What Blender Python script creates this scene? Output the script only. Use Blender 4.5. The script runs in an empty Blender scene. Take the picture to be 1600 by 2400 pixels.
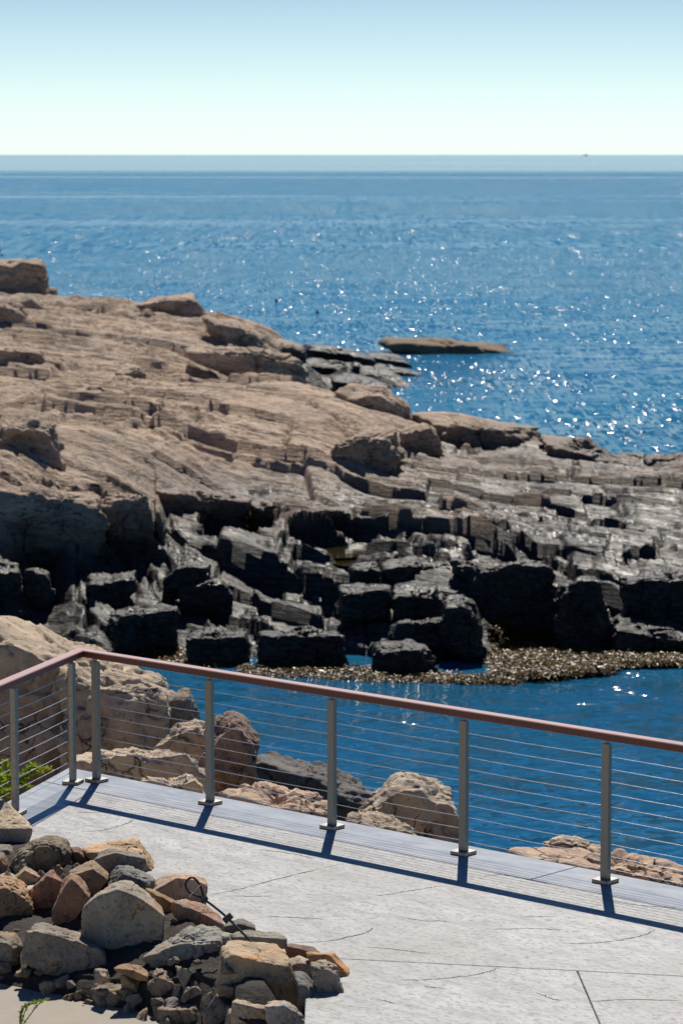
import bpy, bmesh, math, random
import numpy as np
from mathutils import Vector

# ------------------------------------------------------------------ camera, sky, sun, exposure
scene = bpy.context.scene
COL = scene.collection
CAMZ, DECK = 7.85, 3.2                  # heights above the sea, metres
F = 7000.0                              # focal length in photograph pixels (105 mm on a 24x36 frame)
HOR = 362.0                             # row of the horizon
TILT = math.atan((1200 - HOR) / F)
cam_d = bpy.data.cameras.new('camera'); cam = bpy.data.objects.new('camera', cam_d); COL.objects.link(cam)
cam.location = (0, 0, CAMZ); cam.rotation_euler = (math.pi / 2 - TILT, 0, 0)
cam_d.sensor_fit = 'VERTICAL'; cam_d.sensor_height = 36; cam_d.sensor_width = 24; cam_d.lens = 105
cam_d.clip_start = 0.5; cam_d.clip_end = 300000
cam_d.dof.use_dof = True; cam_d.dof.focus_distance = 20.3; cam_d.dof.aperture_fstop = 5.0
scene.camera = cam

SUN_EL, SUN_AZ = math.radians(49), math.radians(3.0)
world = bpy.data.worlds.new('World'); scene.world = world; world.use_nodes = True
wn = world.node_tree; bg = wn.nodes['Background']
sky = wn.nodes.new('ShaderNodeTexSky'); sky.sky_type = 'NISHITA'; sky.sun_disc = False
sky.sun_elevation = SUN_EL; sky.sun_rotation = SUN_AZ; sky.altitude = 0
sky.air_density = 0.85; sky.dust_density = 0.15; sky.ozone_density = 2.5
# sea air: the sky pales to a bright cyan white only close to the horizon and turns blue quickly above it
tc = wn.nodes.new('ShaderNodeTexCoord'); sx = wn.nodes.new('ShaderNodeSeparateXYZ'); wn.links.new(tc.outputs['Generated'], sx.inputs[0])
rp = wn.nodes.new('ShaderNodeValToRGB'); wn.links.new(sx.outputs[2], rp.inputs[0]); el = rp.color_ramp.elements
for i_, (p_, c_) in enumerate([(0.0, (.59, .78, .90)), (0.018, (.57, .675, .79)), (0.054, (.40, .47, .56)), (0.085, (.20, .35, .50)), (0.15, (.10, .28, .46)), (0.5, (.11, .20, .34)), (1.0, (.13, .21, .33))]):
    if i_ > 1: el.new(p_)
    el[i_].position = p_; el[i_].color = (*c_, 1)
vm = wn.nodes.new('ShaderNodeVectorMath'); vm.operation = 'MULTIPLY'; wn.links.new(sky.outputs[0], vm.inputs[0]); wn.links.new(rp.outputs[0], vm.inputs[1])
wn.links.new(vm.outputs[0], bg.inputs[0]); bg.inputs[1].default_value = 0.15
sun_d = bpy.data.lights.new('sun', 'SUN'); sun = bpy.data.objects.new('sun', sun_d); COL.objects.link(sun)
sun_d.energy = 5.0; sun_d.angle = math.radians(0.53); sun_d.color = (1.0, 0.94, 0.85)
to_sun = Vector((math.sin(SUN_AZ) * math.cos(SUN_EL), math.cos(SUN_AZ) * math.cos(SUN_EL), math.sin(SUN_EL)))
sun.rotation_euler = to_sun.to_track_quat('Z', 'Y').to_euler(); sun.location = (0, 0, 60)
vs = scene.view_settings; vs.view_transform = 'Standard'; vs.look = 'None'; vs.exposure = 0.0; vs.gamma = 1.0
scene.cycles.use_denoising = True
scene.cycles.max_bounces = 6; scene.cycles.glossy_bounces = 3; scene.cycles.diffuse_bounces = 3
scene.cycles.sample_clamp_indirect = 6
scene.cycles.caustics_reflective = False; scene.cycles.caustics_refractive = False

# ------------------------------------------------------------------ helpers
CT, ST = math.cos(TILT), math.sin(TILT)
def ray(px, py):
    u, v = (px - 800) / F, (1200 - py) / F
    return np.array([u, CT + v * ST, -ST + v * CT])
def at_d(px, py, d):                    # the point on a pixel's ray at distance d (world Y)
    r = ray(px, py); return np.array([0, 0, CAMZ]) + r * (d / r[1])
def at_z(px, py, z):                    # where a pixel's ray meets the level z
    r = ray(px, py); return np.array([0, 0, CAMZ]) + r * ((z - CAMZ) / r[2])

def hash3(ix, iy, iz, seed):
    h = (ix.astype(np.int64) * 374761393 + iy.astype(np.int64) * 668265263 + iz.astype(np.int64) * 2147483647 + seed * 1274126177) & 0xFFFFFFFF
    h = ((h ^ (h >> 13)) * 1274126177) & 0xFFFFFFFF
    h = ((h ^ (h >> 15)) * 2246822519) & 0xFFFFFFFF
    return (h ^ (h >> 16)) & 0xFFFFFFFF
def rnd(ix, iy, iz, seed): return hash3(ix, iy, iz, seed) / 4294967295.0
def noise(x, y, z=None, seed=0):        # smooth value noise, -1..1
    if z is None: z = np.zeros_like(x)
    fx, fy, fz = np.floor(x), np.floor(y), np.floor(z)
    ix, iy, iz = fx.astype(np.int64), fy.astype(np.int64), fz.astype(np.int64)
    x, y, z = x - fx, y - fy, z - fz
    x, y, z = [t * t * t * (t * (t * 6 - 15) + 10) for t in (x, y, z)]
    r = 0
    for a in (0, 1):
        wx = x if a else 1 - x
        for b in (0, 1):
            wy = y if b else 1 - y
            for c in (0, 1):
                wz = z if c else 1 - z
                r = r + wx * wy * wz * rnd(ix + a, iy + b, iz + c, seed)
    return r * 2 - 1
def noise2(x, y, seed=0):
    fx, fy = np.floor(x), np.floor(y); ix, iy = fx.astype(np.int64), fy.astype(np.int64)
    x, y = x - fx, y - fy; x = x * x * (3 - 2 * x); y = y * y * (3 - 2 * y); z = np.zeros_like(ix)
    return ((1 - x) * ((1 - y) * rnd(ix, iy, z, seed) + y * rnd(ix, iy + 1, z, seed)) + x * ((1 - y) * rnd(ix + 1, iy, z, seed) + y * rnd(ix + 1, iy + 1, z, seed))) * 2 - 1
def fbm(x, y, z, oct=4, seed=0, gain=0.5):
    s, a = 0, 1.0
    for o in range(oct):
        s = s + a * noise(x, y, z, seed + o * 17); x, y, z = x * 2.03 + 5.1, y * 2.03 + 9.7, z * 2.03 + 3.3; a *= gain
    return s
def fbm2(x, y, oct=4, seed=0, gain=0.5):
    s, a = 0, 1.0
    for o in range(oct):
        s = s + a * noise2(x, y, seed + o * 17); x, y = x * 2.03 + 5.1, y * 2.03 + 9.7; a *= gain
    return s
def cells(x, y, seed):                  # jittered cells: one random number per cell, offset from its centre, distance to its border
    fx, fy = np.floor(x).astype(np.int64), np.floor(y).astype(np.int64); zero = np.zeros_like(fx)
    b1 = np.full(x.shape, 9.0); b2 = np.full(x.shape, 9.0); rid = np.zeros(x.shape); ox = np.zeros(x.shape); oy = np.zeros(x.shape)
    for a in (-1, 0, 1):
        for b in (-1, 0, 1):
            cx, cy = fx + a, fy + b
            qx = cx + 0.1 + 0.8 * rnd(cx, cy, zero, seed); qy = cy + 0.1 + 0.8 * rnd(cx, cy, zero, seed + 1)
            d = np.maximum(np.abs(x - qx), np.abs(y - qy)) * 0.7 + 0.3 * np.hypot(x - qx, y - qy)
            near = d < b1
            b2 = np.where(near, b1, np.minimum(b2, d))
            rid = np.where(near, rnd(cx, cy, zero, seed + 2), rid); ox = np.where(near, x - qx, ox); oy = np.where(near, y - qy, oy)
            b1 = np.where(near, d, b1)
    return rid, ox, oy, b2 - b1
def sstep(a, b, x): t = np.clip((x - a) / (b - a), 0, 1); return t * t * (3 - 2 * t)

def new_mesh(name, verts, faces, mat=None, smooth=False):
    me = bpy.data.meshes.new(name)
    if isinstance(faces, np.ndarray):
        k = faces.shape[1]
        me.vertices.add(len(verts)); me.vertices.foreach_set('co', np.asarray(verts, dtype=np.float32).ravel())
        me.loops.add(faces.size); me.loops.foreach_set('vertex_index', faces.astype(np.int32).ravel())
        me.polygons.add(len(faces)); me.polygons.foreach_set('loop_start', (np.arange(len(faces)) * k).astype(np.int32))
        me.update(calc_edges=True)
    else:
        me.from_pydata([tuple(map(float, v)) for v in verts], [], faces); me.update()
    if smooth: me.polygons.foreach_set('use_smooth', np.ones(len(me.polygons), dtype=bool))
    if mat: me.materials.append(mat)
    return me
def obj(name, me, parent=None, label=None, cat=None, group=None, kind=None, color=None):
    o = bpy.data.objects.new(name, me); COL.objects.link(o)
    if parent: o.parent = parent
    if label: o['label'] = label
    if cat: o['category'] = cat
    if group: o['group'] = group
    if kind: o['kind'] = kind
    if color: o.color = (*color, 1)
    return o
def grid_faces(nr, nc):
    i = np.arange((nr - 1) * (nc - 1)); r, c = i // (nc - 1), i % (nc - 1); a = r * nc + c
    return np.stack([a, a + 1, a + nc + 1, a + nc], 1)
def box_data(c, ax, ay, hx, hy, z0, z1):
    v = []
    for z in (z0, z1):
        for sx, sy in ((-1, -1), (1, -1), (1, 1), (-1, 1)):
            p = np.array([c[0], c[1]]) + ax * hx * sx + ay * hy * sy; v.append((p[0], p[1], z))
    return v, [(3, 2, 1, 0), (4, 5, 6, 7), (0, 1, 5, 4), (1, 2, 6, 5), (2, 3, 7, 6), (3, 0, 4, 7)]
def bevel_mesh(me, off, seg=2):
    bm = bmesh.new(); bm.from_mesh(me)
    bmesh.ops.recalc_face_normals(bm, faces=bm.faces)
    bmesh.ops.bevel(bm, geom=list(bm.edges), offset=off, segments=seg, profile=0.6, affect='EDGES')
    bm.to_mesh(me); bm.free(); return me
def tube_data(path, r, n=8, closed_caps=True):
    P = [np.array(p, float) for p in path]; v, f = [], []
    for i, p in enumerate(P):
        t = P[min(i + 1, len(P) - 1)] - P[max(i - 1, 0)]; t /= np.linalg.norm(t)
        a = np.cross(t, (0.13, 0.21, 0.97)); a /= np.linalg.norm(a); b = np.cross(t, a)
        for k in range(n):
            w = 2 * math.pi * k / n; v.append(p + r * (math.cos(w) * a + math.sin(w) * b))
    for i in range(len(P) - 1):
        for k in range(n): f.append((i * n + k, i * n + (k + 1) % n, (i + 1) * n + (k + 1) % n, (i + 1) * n + k))
    if closed_caps: f.append(tuple(range(n - 1, -1, -1))); f.append(tuple((len(P) - 1) * n + k for k in range(n)))
    return v, f

# ------------------------------------------------------------------ materials
class NT:
    def __init__(self, name):
        self.m = bpy.data.materials.new(name); self.m.use_nodes = True; self.t = self.m.node_tree
        self.b = self.t.nodes['Principled BSDF']; self.out = self.t.nodes['Material Output']
    def n(self, typ, **kw):
        x = self.t.nodes.new(typ)
        for k, v in kw.items():
            if k.startswith('i_'):
                key = k[2:]; key = int(key) if key.isdigit() else key.replace('_', ' '); x.inputs[key].default_value = v
            else: setattr(x, k, v)
        return x
    def l(self, a, b): self.t.links.new(a, b)
    def math(self, op, a, b=None, clamp=False):
        x = self.n('ShaderNodeMath', operation=op, use_clamp=clamp)
        for i, s in enumerate((a, b)):
            if s is None: continue
            if isinstance(s, (int, float)): x.inputs[i].default_value = s
            else: self.l(s, x.inputs[i])
        return x.outputs[0]
    def ramp(self, fac, stops, interp='LINEAR'):
        x = self.n('ShaderNodeValToRGB'); e = x.color_ramp.elements; x.color_ramp.interpolation = interp
        while len(e) < len(stops): e.new(0.5)
        for i, (p, c) in enumerate(stops):
            e[i].position = p; e[i].color = (c, c, c, 1) if isinstance(c, (int, float)) else (*c, 1)
        self.l(fac, x.inputs[0]); return x.outputs[0]
    def mix(self, fac, a, b, blend='MIX'):
        x = self.n('ShaderNodeMix', data_type='RGBA', blend_type=blend)
        for s, i in ((fac, 0), (a, 6), (b, 7)):
            if isinstance(s, (int, float)): x.inputs[i].default_value = s
            elif isinstance(s, tuple): x.inputs[i].default_value = (*s, 1)
            else: self.l(s, x.inputs[i])
        return x.outputs[2]
    def noise(self, vec, scale, detail=4, rough=0.55, dist=0.0, dim='3D'):
        x = self.n('ShaderNodeTexNoise', noise_dimensions=dim); x.inputs['Scale'].default_value = scale; x.inputs['Detail'].default_value = detail
        x.inputs['Roughness'].default_value = rough; x.inputs['Distortion'].default_value = dist; self.l(vec, x.inputs['Vector']); return x.outputs[0]
    def mapping(self, vec, scale=(1, 1, 1), rot=(0, 0, 0), loc=(0, 0, 0)):
        x = self.n('ShaderNodeMapping'); x.inputs['Scale'].default_value = scale; x.inputs['Rotation'].default_value = rot; x.inputs['Location'].default_value = loc
        self.l(vec, x.inputs['Vector']); return x.outputs[0]
    def bump(self, h, strength, dist, prev=None):
        x = self.n('ShaderNodeBump'); x.inputs['Strength'].default_value = strength; x.inputs['Distance'].default_value = dist
        self.l(h, x.inputs['Height'])
        if prev is not None: self.l(prev, x.inputs['Normal'])
        return x.outputs[0]
    def pos(self): return self.n('ShaderNodeNewGeometry').outputs['Position']

def simple(name, col, rough=0.5, metal=0.0, spec=0.5):
    k = NT(name); k.b.inputs['Base Color'].default_value = (*col, 1); k.b.inputs['Roughness'].default_value = rough
    k.b.inputs['Metallic'].default_value = metal; k.b.inputs['Specular IOR Level'].default_value = spec; return k

def stone_material():                   # loose stones; the stone's own colour comes from the object
    k = NT('stone'); P = k.pos(); oi = k.n('ShaderNodeObjectInfo')
    off = k.n('ShaderNodeVectorMath', operation='ADD'); k.l(P, off.inputs[0]); k.l(oi.outputs['Random'], off.inputs[1]); P = off.outputs[0]
    n1 = k.noise(P, 5, 6, 0.6, 0.4); n2 = k.noise(P, 28, 5, 0.65); n3 = k.noise(P, 120, 3, 0.6)
    c = k.mix(k.ramp(n1, [(0.32, 0.0), (0.68, 1.0)]), k.mix(1.0, oi.outputs['Color'], (0.56, 0.53, 0.52), 'MULTIPLY'), oi.outputs['Color'])
    rust = k.ramp(k.noise(P, 3.1, 5, 0.6, 0.8), [(0.56, 0.0), (0.70, 0.75)])
    c = k.mix(rust, c, k.mix(1.0, oi.outputs['Color'], (1.25, 0.78, 0.42), 'MULTIPLY'))
    c = k.mix(k.ramp(n2, [(0.35, 0.6), (0.45, 0.0)]), c, (0.05, 0.045, 0.04))
    c = k.mix(k.ramp(k.noise(P, 55, 4, 0.7), [(0.54, 0.0), (0.68, 0.45)]), c, k.mix(1.0, oi.outputs['Color'], (1.5, 1.45, 1.35), 'MULTIPLY'))
    lich = k.ramp(k.noise(P, 13, 5, 0.7), [(0.64, 0.0), (0.72, 0.35)])
    c = k.mix(lich, c, (0.36, 0.36, 0.31))
    k.l(c, k.b.inputs['Base Color']); k.b.inputs['Roughness'].default_value = 0.78; k.b.inputs['Specular IOR Level'].default_value = 0.35
    nb = k.bump(n3, 0.5, 0.005, k.bump(n2, 0.8, 0.018, k.bump(n1, 0.6, 0.04)))
    k.l(nb, k.b.inputs['Normal']); return k.m

def outcrop_material():                 # big tan boulders below the deck, cracked
    k = NT('cracked_rock'); P = k.pos(); oi = k.n('ShaderNodeObjectInfo')
    n1 = k.noise(P, 2.2, 6, 0.62, 0.5); n2 = k.noise(P, 11, 6, 0.68, 0.3); n3 = k.noise(P, 60, 4, 0.6)
    c = k.mix(k.ramp(n1, [(0.35, 0.0), (0.65, 1.0)]), k.mix(1.0, oi.outputs['Color'], (0.68, 0.66, 0.68), 'MULTIPLY'), oi.outputs['Color'])
    c = k.mix(k.ramp(n2, [(0.34, 0.6), (0.45, 0.0)]), c, (0.07, 0.06, 0.05))
    c = k.mix(k.ramp(k.noise(P, 6, 4, 0.6, 1.0), [(0.6, 0.0), (0.72, 0.4)]), c, (0.42, 0.33, 0.22))
    wv = k.n('ShaderNodeVectorMath', operation='SCALE'); wv.inputs['Scale'].default_value = 0.5
    wn_ = k.n('ShaderNodeTexNoise'); wn_.inputs['Scale'].default_value = 3; wn_.inputs['Detail'].default_value = 4; k.l(P, wn_.inputs['Vector']); k.l(wn_.outputs['Color'], wv.inputs[0])
    pv = k.n('ShaderNodeVectorMath', operation='ADD'); k.l(P, pv.inputs[0]); k.l(wv.outputs[0], pv.inputs[1])
    vo = k.n('ShaderNodeTexVoronoi', feature='DISTANCE_TO_EDGE'); vo.inputs['Scale'].default_value = 2.1; k.l(pv.outputs[0], vo.inputs['Vector'])
    crack = k.ramp(vo.outputs[0], [(0.0, 0.0), (0.025, 1.0)])
    crack = k.math('MAXIMUM', crack, k.ramp(k.noise(P, 1.7, 3, 0.5), [(0.45, 1.0), (0.55, 0.0)]))
    c = k.mix(crack, (0.035, 0.03, 0.025), c)
    k.l(c, k.b.inputs['Base Color']); k.b.inputs['Roughness'].default_value = 0.85; k.b.inputs['Specular IOR Level'].default_value = 0.3
    nb = k.bump(crack, 0.6, 0.02, k.bump(n3, 0.4, 0.008, k.bump(n2, 0.8, 0.035, k.bump(n1, 0.6, 0.08))))
    k.l(nb, k.b.inputs['Normal']); return k.m

def shelf_material(name='shelf_rock', tint=(1, 1, 1)):
    k = NT(name); P = k.pos(); sep = k.n('ShaderNodeSeparateXYZ'); k.l(P, sep.inputs[0]); X, Y, Z = sep.outputs
    strike = k.mapping(k.mapping(P, (1, 1, 1), (0, 0, math.radians(40))), (0.22, 1.5, 2.2))
    n1 = k.noise(P, 0.35, 5, 0.6, 0.5); n2 = k.noise(strike, 1.6, 6, 0.65, 0.4); n3 = k.noise(strike, 9, 5, 0.65); n4 = k.noise(P, 40, 3, 0.6)
    big = k.ramp(k.noise(k.mapping(P, (0.5, 1, 1), (0, 0, .7)), 0.22, 4, 0.6), [(0.35, 0.0), (0.65, 1.0)])
    dry = k.mix(k.ramp(n2, [(0.3, 0.0), (0.66, 1.0)]), (0.35, 0.25, 0.178), (0.72, 0.545, 0.395))
    dry = k.mix(k.math('MULTIPLY', big, 0.38), dry, k.mix(n2, (0.13, 0.12, 0.11), (0.27, 0.25, 0.225)))
    dry = k.mix(k.ramp(n3, [(0.34, 0.85), (0.46, 0.0)]), dry, (0.06, 0.048, 0.042))
    dry = k.mix(k.ramp(k.noise(P, 4.5, 5, 0.7, 0.6), [(0.60, 0.0), (0.70, 0.5)]), dry, (0.45, 0.37, 0.29))
    slit = k.ramp(k.noise(strike, 4.2, 4, 0.6, 0.6), [(0.475, 0.0), (0.495, 0.85), (0.515, 0.85), (0.535, 0.0)])
    slit = k.math('MULTIPLY', slit, k.ramp(k.noise(P, 0.9, 3, 0.6), [(0.42, 0.0), (0.58, 1.0)]))
    dry = k.mix(slit, dry, (0.05, 0.04, 0.034))
    wet = k.mix(k.ramp(n2, [(0.35, 0.0), (0.72, 1.0)]), (0.038, 0.030, 0.024), (0.165, 0.126, 0.088))
    black = k.mix(k.ramp(n3, [(0.40, 0.0), (0.72, 1.0)]), (0.012, 0.011, 0.011), (0.10, 0.092, 0.072))
    h = k.math('ADD', Z, k.math('MULTIPLY', k.math('SUBTRACT', n1, 0.5), 1.3))
    h = k.math('ADD', h, k.math('MULTIPLY', X, -0.03))
    m1 = k.math('MULTIPLY', k.math('SUBTRACT', h, 1.4), 1.3, True)
    m0 = k.math('MULTIPLY', k.math('SUBTRACT', h, 1.12), 2.2, True)
    c = k.mix(m1, k.mix(m0, black, wet), dry)
    k.l(c, k.b.inputs['Base Color'])
    r = k.math('ADD', k.math('MULTIPLY', m1, 0.35), k.math('MULTIPLY', n2, 0.9)); k.l(k.math('ADD', r, -0.02, True), k.b.inputs['Roughness'])
    k.l(k.ramp(m1, [(0.0, 0.28), (1.0, 0.12)]), k.b.inputs['Specular IOR Level'])
    nb = k.bump(n4, 0.5, 0.012, k.bump(n3, 0.9, 0.07, k.bump(n2, 0.7, 0.16)))
    k.l(nb, k.b.inputs['Normal']); return k.m

def sea_material():                     # wave slopes drawn from noise, so that distant water keeps its facets
    k = NT('sea_water'); P = k.pos()
    k.b.inputs['Base Color'].default_value = (0.008, 0.080, 0.160, 1); k.b.inputs['Specular IOR Level'].default_value = 0.3; k.b.inputs['Roughness'].default_value = 0.11; k.b.inputs['IOR'].default_value = 1.333
    def slopes(scale, amp, stretch, rot, detail=2):
        x = k.n('ShaderNodeTexNoise'); x.inputs['Scale'].default_value = scale; x.inputs['Detail'].default_value = detail; x.inputs['Roughness'].default_value = 0.6
        k.l(k.mapping(P, (stretch, 1, 1), (0, 0, rot)), x.inputs['Vector'])
        y = k.n('ShaderNodeVectorMath', operation='SUBTRACT'); k.l(x.outputs['Color'], y.inputs[0]); y.inputs[1].default_value = (.5, .5, .5)
        z = k.n('ShaderNodeVectorMath', operation='SCALE'); z.inputs['Scale'].default_value = amp; k.l(y.outputs[0], z.inputs[0]); return z.outputs[0]
    def add(a, b): x = k.n('ShaderNodeVectorMath', operation='ADD'); k.l(a, x.inputs[0]); k.l(b, x.inputs[1]); return x.outputs[0]
    def patch(x, y, rx, ry, gain):       # broken water round a rock
        m = k.mapping(P, (1 / rx, 1 / ry, 0), (0, 0, 0), (-x / rx, -y / ry, 0)); ln = k.n('ShaderNodeVectorMath', operation='LENGTH'); k.l(m, ln.inputs[0])
        return k.math('MULTIPLY', k.ramp(ln.outputs['Value'], [(0.35, 1.0), (1.0, 0.0)]), gain)
    sl = add(add(slopes(0.45, 0.4, .55, .2), slopes(1.5, .6, .6, -.25)), add(slopes(3.6, .9, .45, .1), slopes(10, .55, .55, -.2, 1)))
    streak = k.noise(k.mapping(P, (0.006, 0.05, 1), (0, 0, 0.03)), 1.0, 4, 0.6, 0.4)
    far = k.noise(k.mapping(P, (0.0006, 0.004, 1), (0, 0, -0.02)), 1.0, 4, 0.6, 0.3)
    amp = k.math('MULTIPLY', k.ramp(streak, [(0.34, 0.65), (0.60, 1.2)]), k.ramp(far, [(0.42, 0.45), (0.52, 1.25)]))
    mid = k.noise(k.mapping(P, (0.0022, 0.016, 1), (0, 0, 0.02)), 1.0, 3, 0.6, 0.3); amp = k.math('MULTIPLY', amp, k.ramp(mid, [(0.38, 0.65), (0.56, 1.2)]))
    sp = k.n('ShaderNodeSeparateXYZ'); k.l(P, sp.inputs[0])
    calm = k.math('MULTIPLY', k.math('SUBTRACT', sp.outputs[1], 44.0), 0.5, True)      # the bay in the lee of the shelf
    amp = k.math('MULTIPLY', amp, k.math('ADD', k.math('MULTIPLY', calm, -0.75), 1.75))
    edge = k.math('ADD', sp.outputs[1], k.math('MULTIPLY', k.math('SUBTRACT', far, 0.5), 900.0))
    lee = k.math('MULTIPLY', k.math('SUBTRACT', edge, 1250.0), 0.004, True)              # glassy water beyond the wind line
    amp = k.math('MULTIPLY', amp, k.math('SUBTRACT', 1.0, k.math('MULTIPLY', lee, 0.9)))
    band = amp
    for q in ((3.4, 104, 5.5, 17, .9), (1.5, 118, 5, 10, .6), (3.3, 45.2, 2.6, 1.8, .45), (-3, 150, 9, 8, .2), (-17, 172, 9, 7, .9), (-9, 205, 14, 14, .5), (9, 84, 4, 14, .5)): amp = k.math('ADD', amp, patch(*q))
    sc = k.n('ShaderNodeVectorMath', operation='SCALE'); k.l(sl, sc.inputs[0]); k.l(amp, sc.inputs['Scale'])
    # wavelets: small flat facets, a few of them steep enough to flash in the sun; finer ones in sheltered water
    Yd = sp.outputs[1]; g1 = k.math('GREATER_THAN', Yd, 62.0); g2 = k.math('GREATER_THAN', Yd, 240.0)
    mixf = lambda a_, b_, c_: k.math('ADD', k.math('ADD', a_, k.math('MULTIPLY', g1, b_ - a_)), k.math('MULTIPLY', g2, c_ - b_))
    cv = k.n('ShaderNodeCombineXYZ'); k.l(mixf(24.0, 10.0, 3.6), cv.inputs[0]); k.l(mixf(5.0, 0.85, 0.16), cv.inputs[1])
    pm = k.n('ShaderNodeVectorMath', operation='MULTIPLY'); k.l(P, pm.inputs[0]); k.l(cv.outputs[0], pm.inputs[1])
    vo = k.n('ShaderNodeTexVoronoi', feature='F1', voronoi_dimensions='2D'); vo.inputs['Scale'].default_value = 1.0; k.l(pm.outputs[0], vo.inputs['Vector'])
    cs = k.n('ShaderNodeSeparateXYZ'); k.l(vo.outputs['Color'], cs.inputs[0])
    cub = lambda o_: k.math('MULTIPLY', k.math('POWER', k.math('MULTIPLY', k.math('SUBTRACT', o_, 0.5), 2.0), 3.0), 0.46)
    fv = k.n('ShaderNodeCombineXYZ'); k.l(cub(cs.outputs[0]), fv.inputs[0]); k.l(cub(cs.outputs[1]), fv.inputs[1])
    fs = k.n('ShaderNodeVectorMath', operation='SCALE'); k.l(fv.outputs[0], fs.inputs[0])
    fa = k.math('MULTIPLY', k.math('MULTIPLY', k.math('SUBTRACT', amp, 0.45), 1.6, True), k.math('SUBTRACT', k.math('ADD', k.math('MULTIPLY', calm, 0.95), 0.05), k.math('MULTIPLY', g2, 0.15))); k.l(fa, fs.inputs['Scale'])
    sc2 = k.n('ShaderNodeVectorMath', operation='ADD'); k.l(sc.outputs[0], sc2.inputs[0]); k.l(fs.outputs[0], sc2.inputs[1]); sc = sc2
    mu = k.n('ShaderNodeVectorMath', operation='MULTIPLY'); k.l(sc.outputs[0], mu.inputs[0]); mu.inputs[1].default_value = (1, 1, 0)
    up = k.n('ShaderNodeVectorMath', operation='ADD'); k.l(mu.outputs[0], up.inputs[0]); up.inputs[1].default_value = (0, 0, 1)
    nn = k.n('ShaderNodeVectorMath', operation='NORMALIZE'); k.l(up.outputs[0], nn.inputs[0]); k.l(nn.outputs[0], k.b.inputs['Normal'])
    # ruffled water shows more of its own blue, slicks mirror more sky
    df = k.n('ShaderNodeBsdfDiffuse'); df.inputs['Color'].default_value = (0.020, 0.185, 0.35, 1); mx = k.n('ShaderNodeMixShader')
    k.l(k.math('MULTIPLY', k.math('MINIMUM', k.math('MULTIPLY', band, 0.60), 0.60), k.math('ADD', k.math('MULTIPLY', calm, 0.8), 0.2)), mx.inputs[0]); k.l(k.b.outputs[0], mx.inputs[1]); k.l(df.outputs[0], mx.inputs[2]); k.l(mx.outputs[0], k.out.inputs[0]); return k.m

def deck_material(name, border=False):
    k = NT(name); P = k.pos()
    rot = k.mapping(P, (1, 1, 1), (0, 0, math.radians(42)))
    n1 = k.noise(P, 0.9, 5, 0.6, 0.4); n2 = k.noise(k.mapping(rot, (0.45, 1.3, 1)), 7, 6, 0.68, 0.5); n3 = k.noise(k.mapping(rot, (0.6, 1.2, 1)), 34, 5, 0.7, 0.3)
    if border:
        c = k.mix(k.ramp(n1, [(0.3, 0.0), (0.7, 1.0)]), (0.24, 0.265, 0.30), (0.34, 0.36, 0.385))
        k.l(c, k.b.inputs['Base Color']); k.l(k.ramp(n2, [(0.3, 0.30), (0.7, 0.48)]), k.b.inputs['Roughness'])
        k.l(k.bump(n3, 0.10, 0.004, k.bump(n1, 0.2, 0.01)), k.b.inputs['Normal']); return k.m
    c = k.mix(k.ramp(n2, [(0.34, 0.0), (0.60, 1.0)]), (0.23, 0.23, 0.225), (0.48, 0.478, 0.47))
    c = k.mix(k.ramp(n1, [(0.35, 0.55), (0.6, 0.0)]), c, (0.28, 0.27, 0.25))
    c = k.mix(k.ramp(n3, [(0.39, 0.85), (0.49, 0.0)]), c, (0.12, 0.115, 0.11))
    c = k.mix(k.ramp(k.noise(P, 0.45, 4, 0.6, 0.6), [(0.42, 0.0), (0.66, 0.45)]), c, (0.20, 0.185, 0.16))
    k.l(c, k.b.inputs['Base Color']); k.l(k.ramp(n2, [(0.3, 0.40), (0.7, 0.62)]), k.b.inputs['Roughness'])
    nb = k.bump(n3, 0.6, 0.008, k.bump(n2, 0.6, 0.016))
    k.l(nb, k.b.inputs['Normal']); return k.m

M_STONE = stone_material(); M_OUT = outcrop_material(); M_SHELF = shelf_material(); M_SEA = sea_material()
M_DECK = deck_material('stamped_concrete'); M_BORDER = deck_material('smooth_concrete', True)
def steel_material():
    k = NT('brushed_steel'); P = k.pos(); n = k.noise(k.mapping(P, (60, 60, 3)), 4, 3, 0.6)
    k.l(k.mix(n, (0.27, 0.25, 0.215), (0.36, 0.335, 0.295)), k.b.inputs['Base Color']); k.b.inputs['Metallic'].default_value = 0.85
    k.l(k.ramp(n, [(0.2, 0.36), (0.8, 0.5)]), k.b.inputs['Roughness']); return k.m
M_STEEL = steel_material()
M_CABLE = simple('steel_cable', (0.62, 0.62, 0.62), 0.32, 0.9).m
def rail_material(name, c0, c1):
    k = NT(name); n = k.noise(k.pos(), 18, 4, 0.6)
    k.l(k.mix(n, c0, c1), k.b.inputs['Base Color']); k.b.inputs['Roughness'].default_value = 0.5; k.b.inputs['Specular IOR Level'].default_value = 0.3; k.b.inputs['Coat Weight'].default_value = 0.35; k.b.inputs['Coat Roughness'].default_value = 0.28; k.b.inputs['Coat IOR'].default_value = 1.6
    return k.m
M_RAIL = rail_material('brown_handrail', (0.17, 0.048, 0.026), (0.21, 0.062, 0.034)); M_RAIL_LIT = rail_material('lit_top_handrail', (0.42, 0.23, 0.185), (0.48, 0.275, 0.225))  # second one paler: sunlight and sky gloss of the top put into its colour
M_BLACK = simple('black_plastic', (0.012, 0.011, 0.015), 0.45).m
M_WHITE = simple('white_plastic', (0.75, 0.75, 0.75), 0.4).m
def soil_material():
    k = NT('soil'); P = k.pos(); n = k.noise(P, 14, 6, 0.7)
    k.l(k.mix(n, (0.025, 0.02, 0.016), (0.08, 0.065, 0.05)), k.b.inputs['Base Color']); k.b.inputs['Roughness'].default_value = 0.95
    k.l(k.bump(n, 1.0, 0.04), k.b.inputs['Normal']); return k.m
M_SOIL = soil_material()
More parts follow.
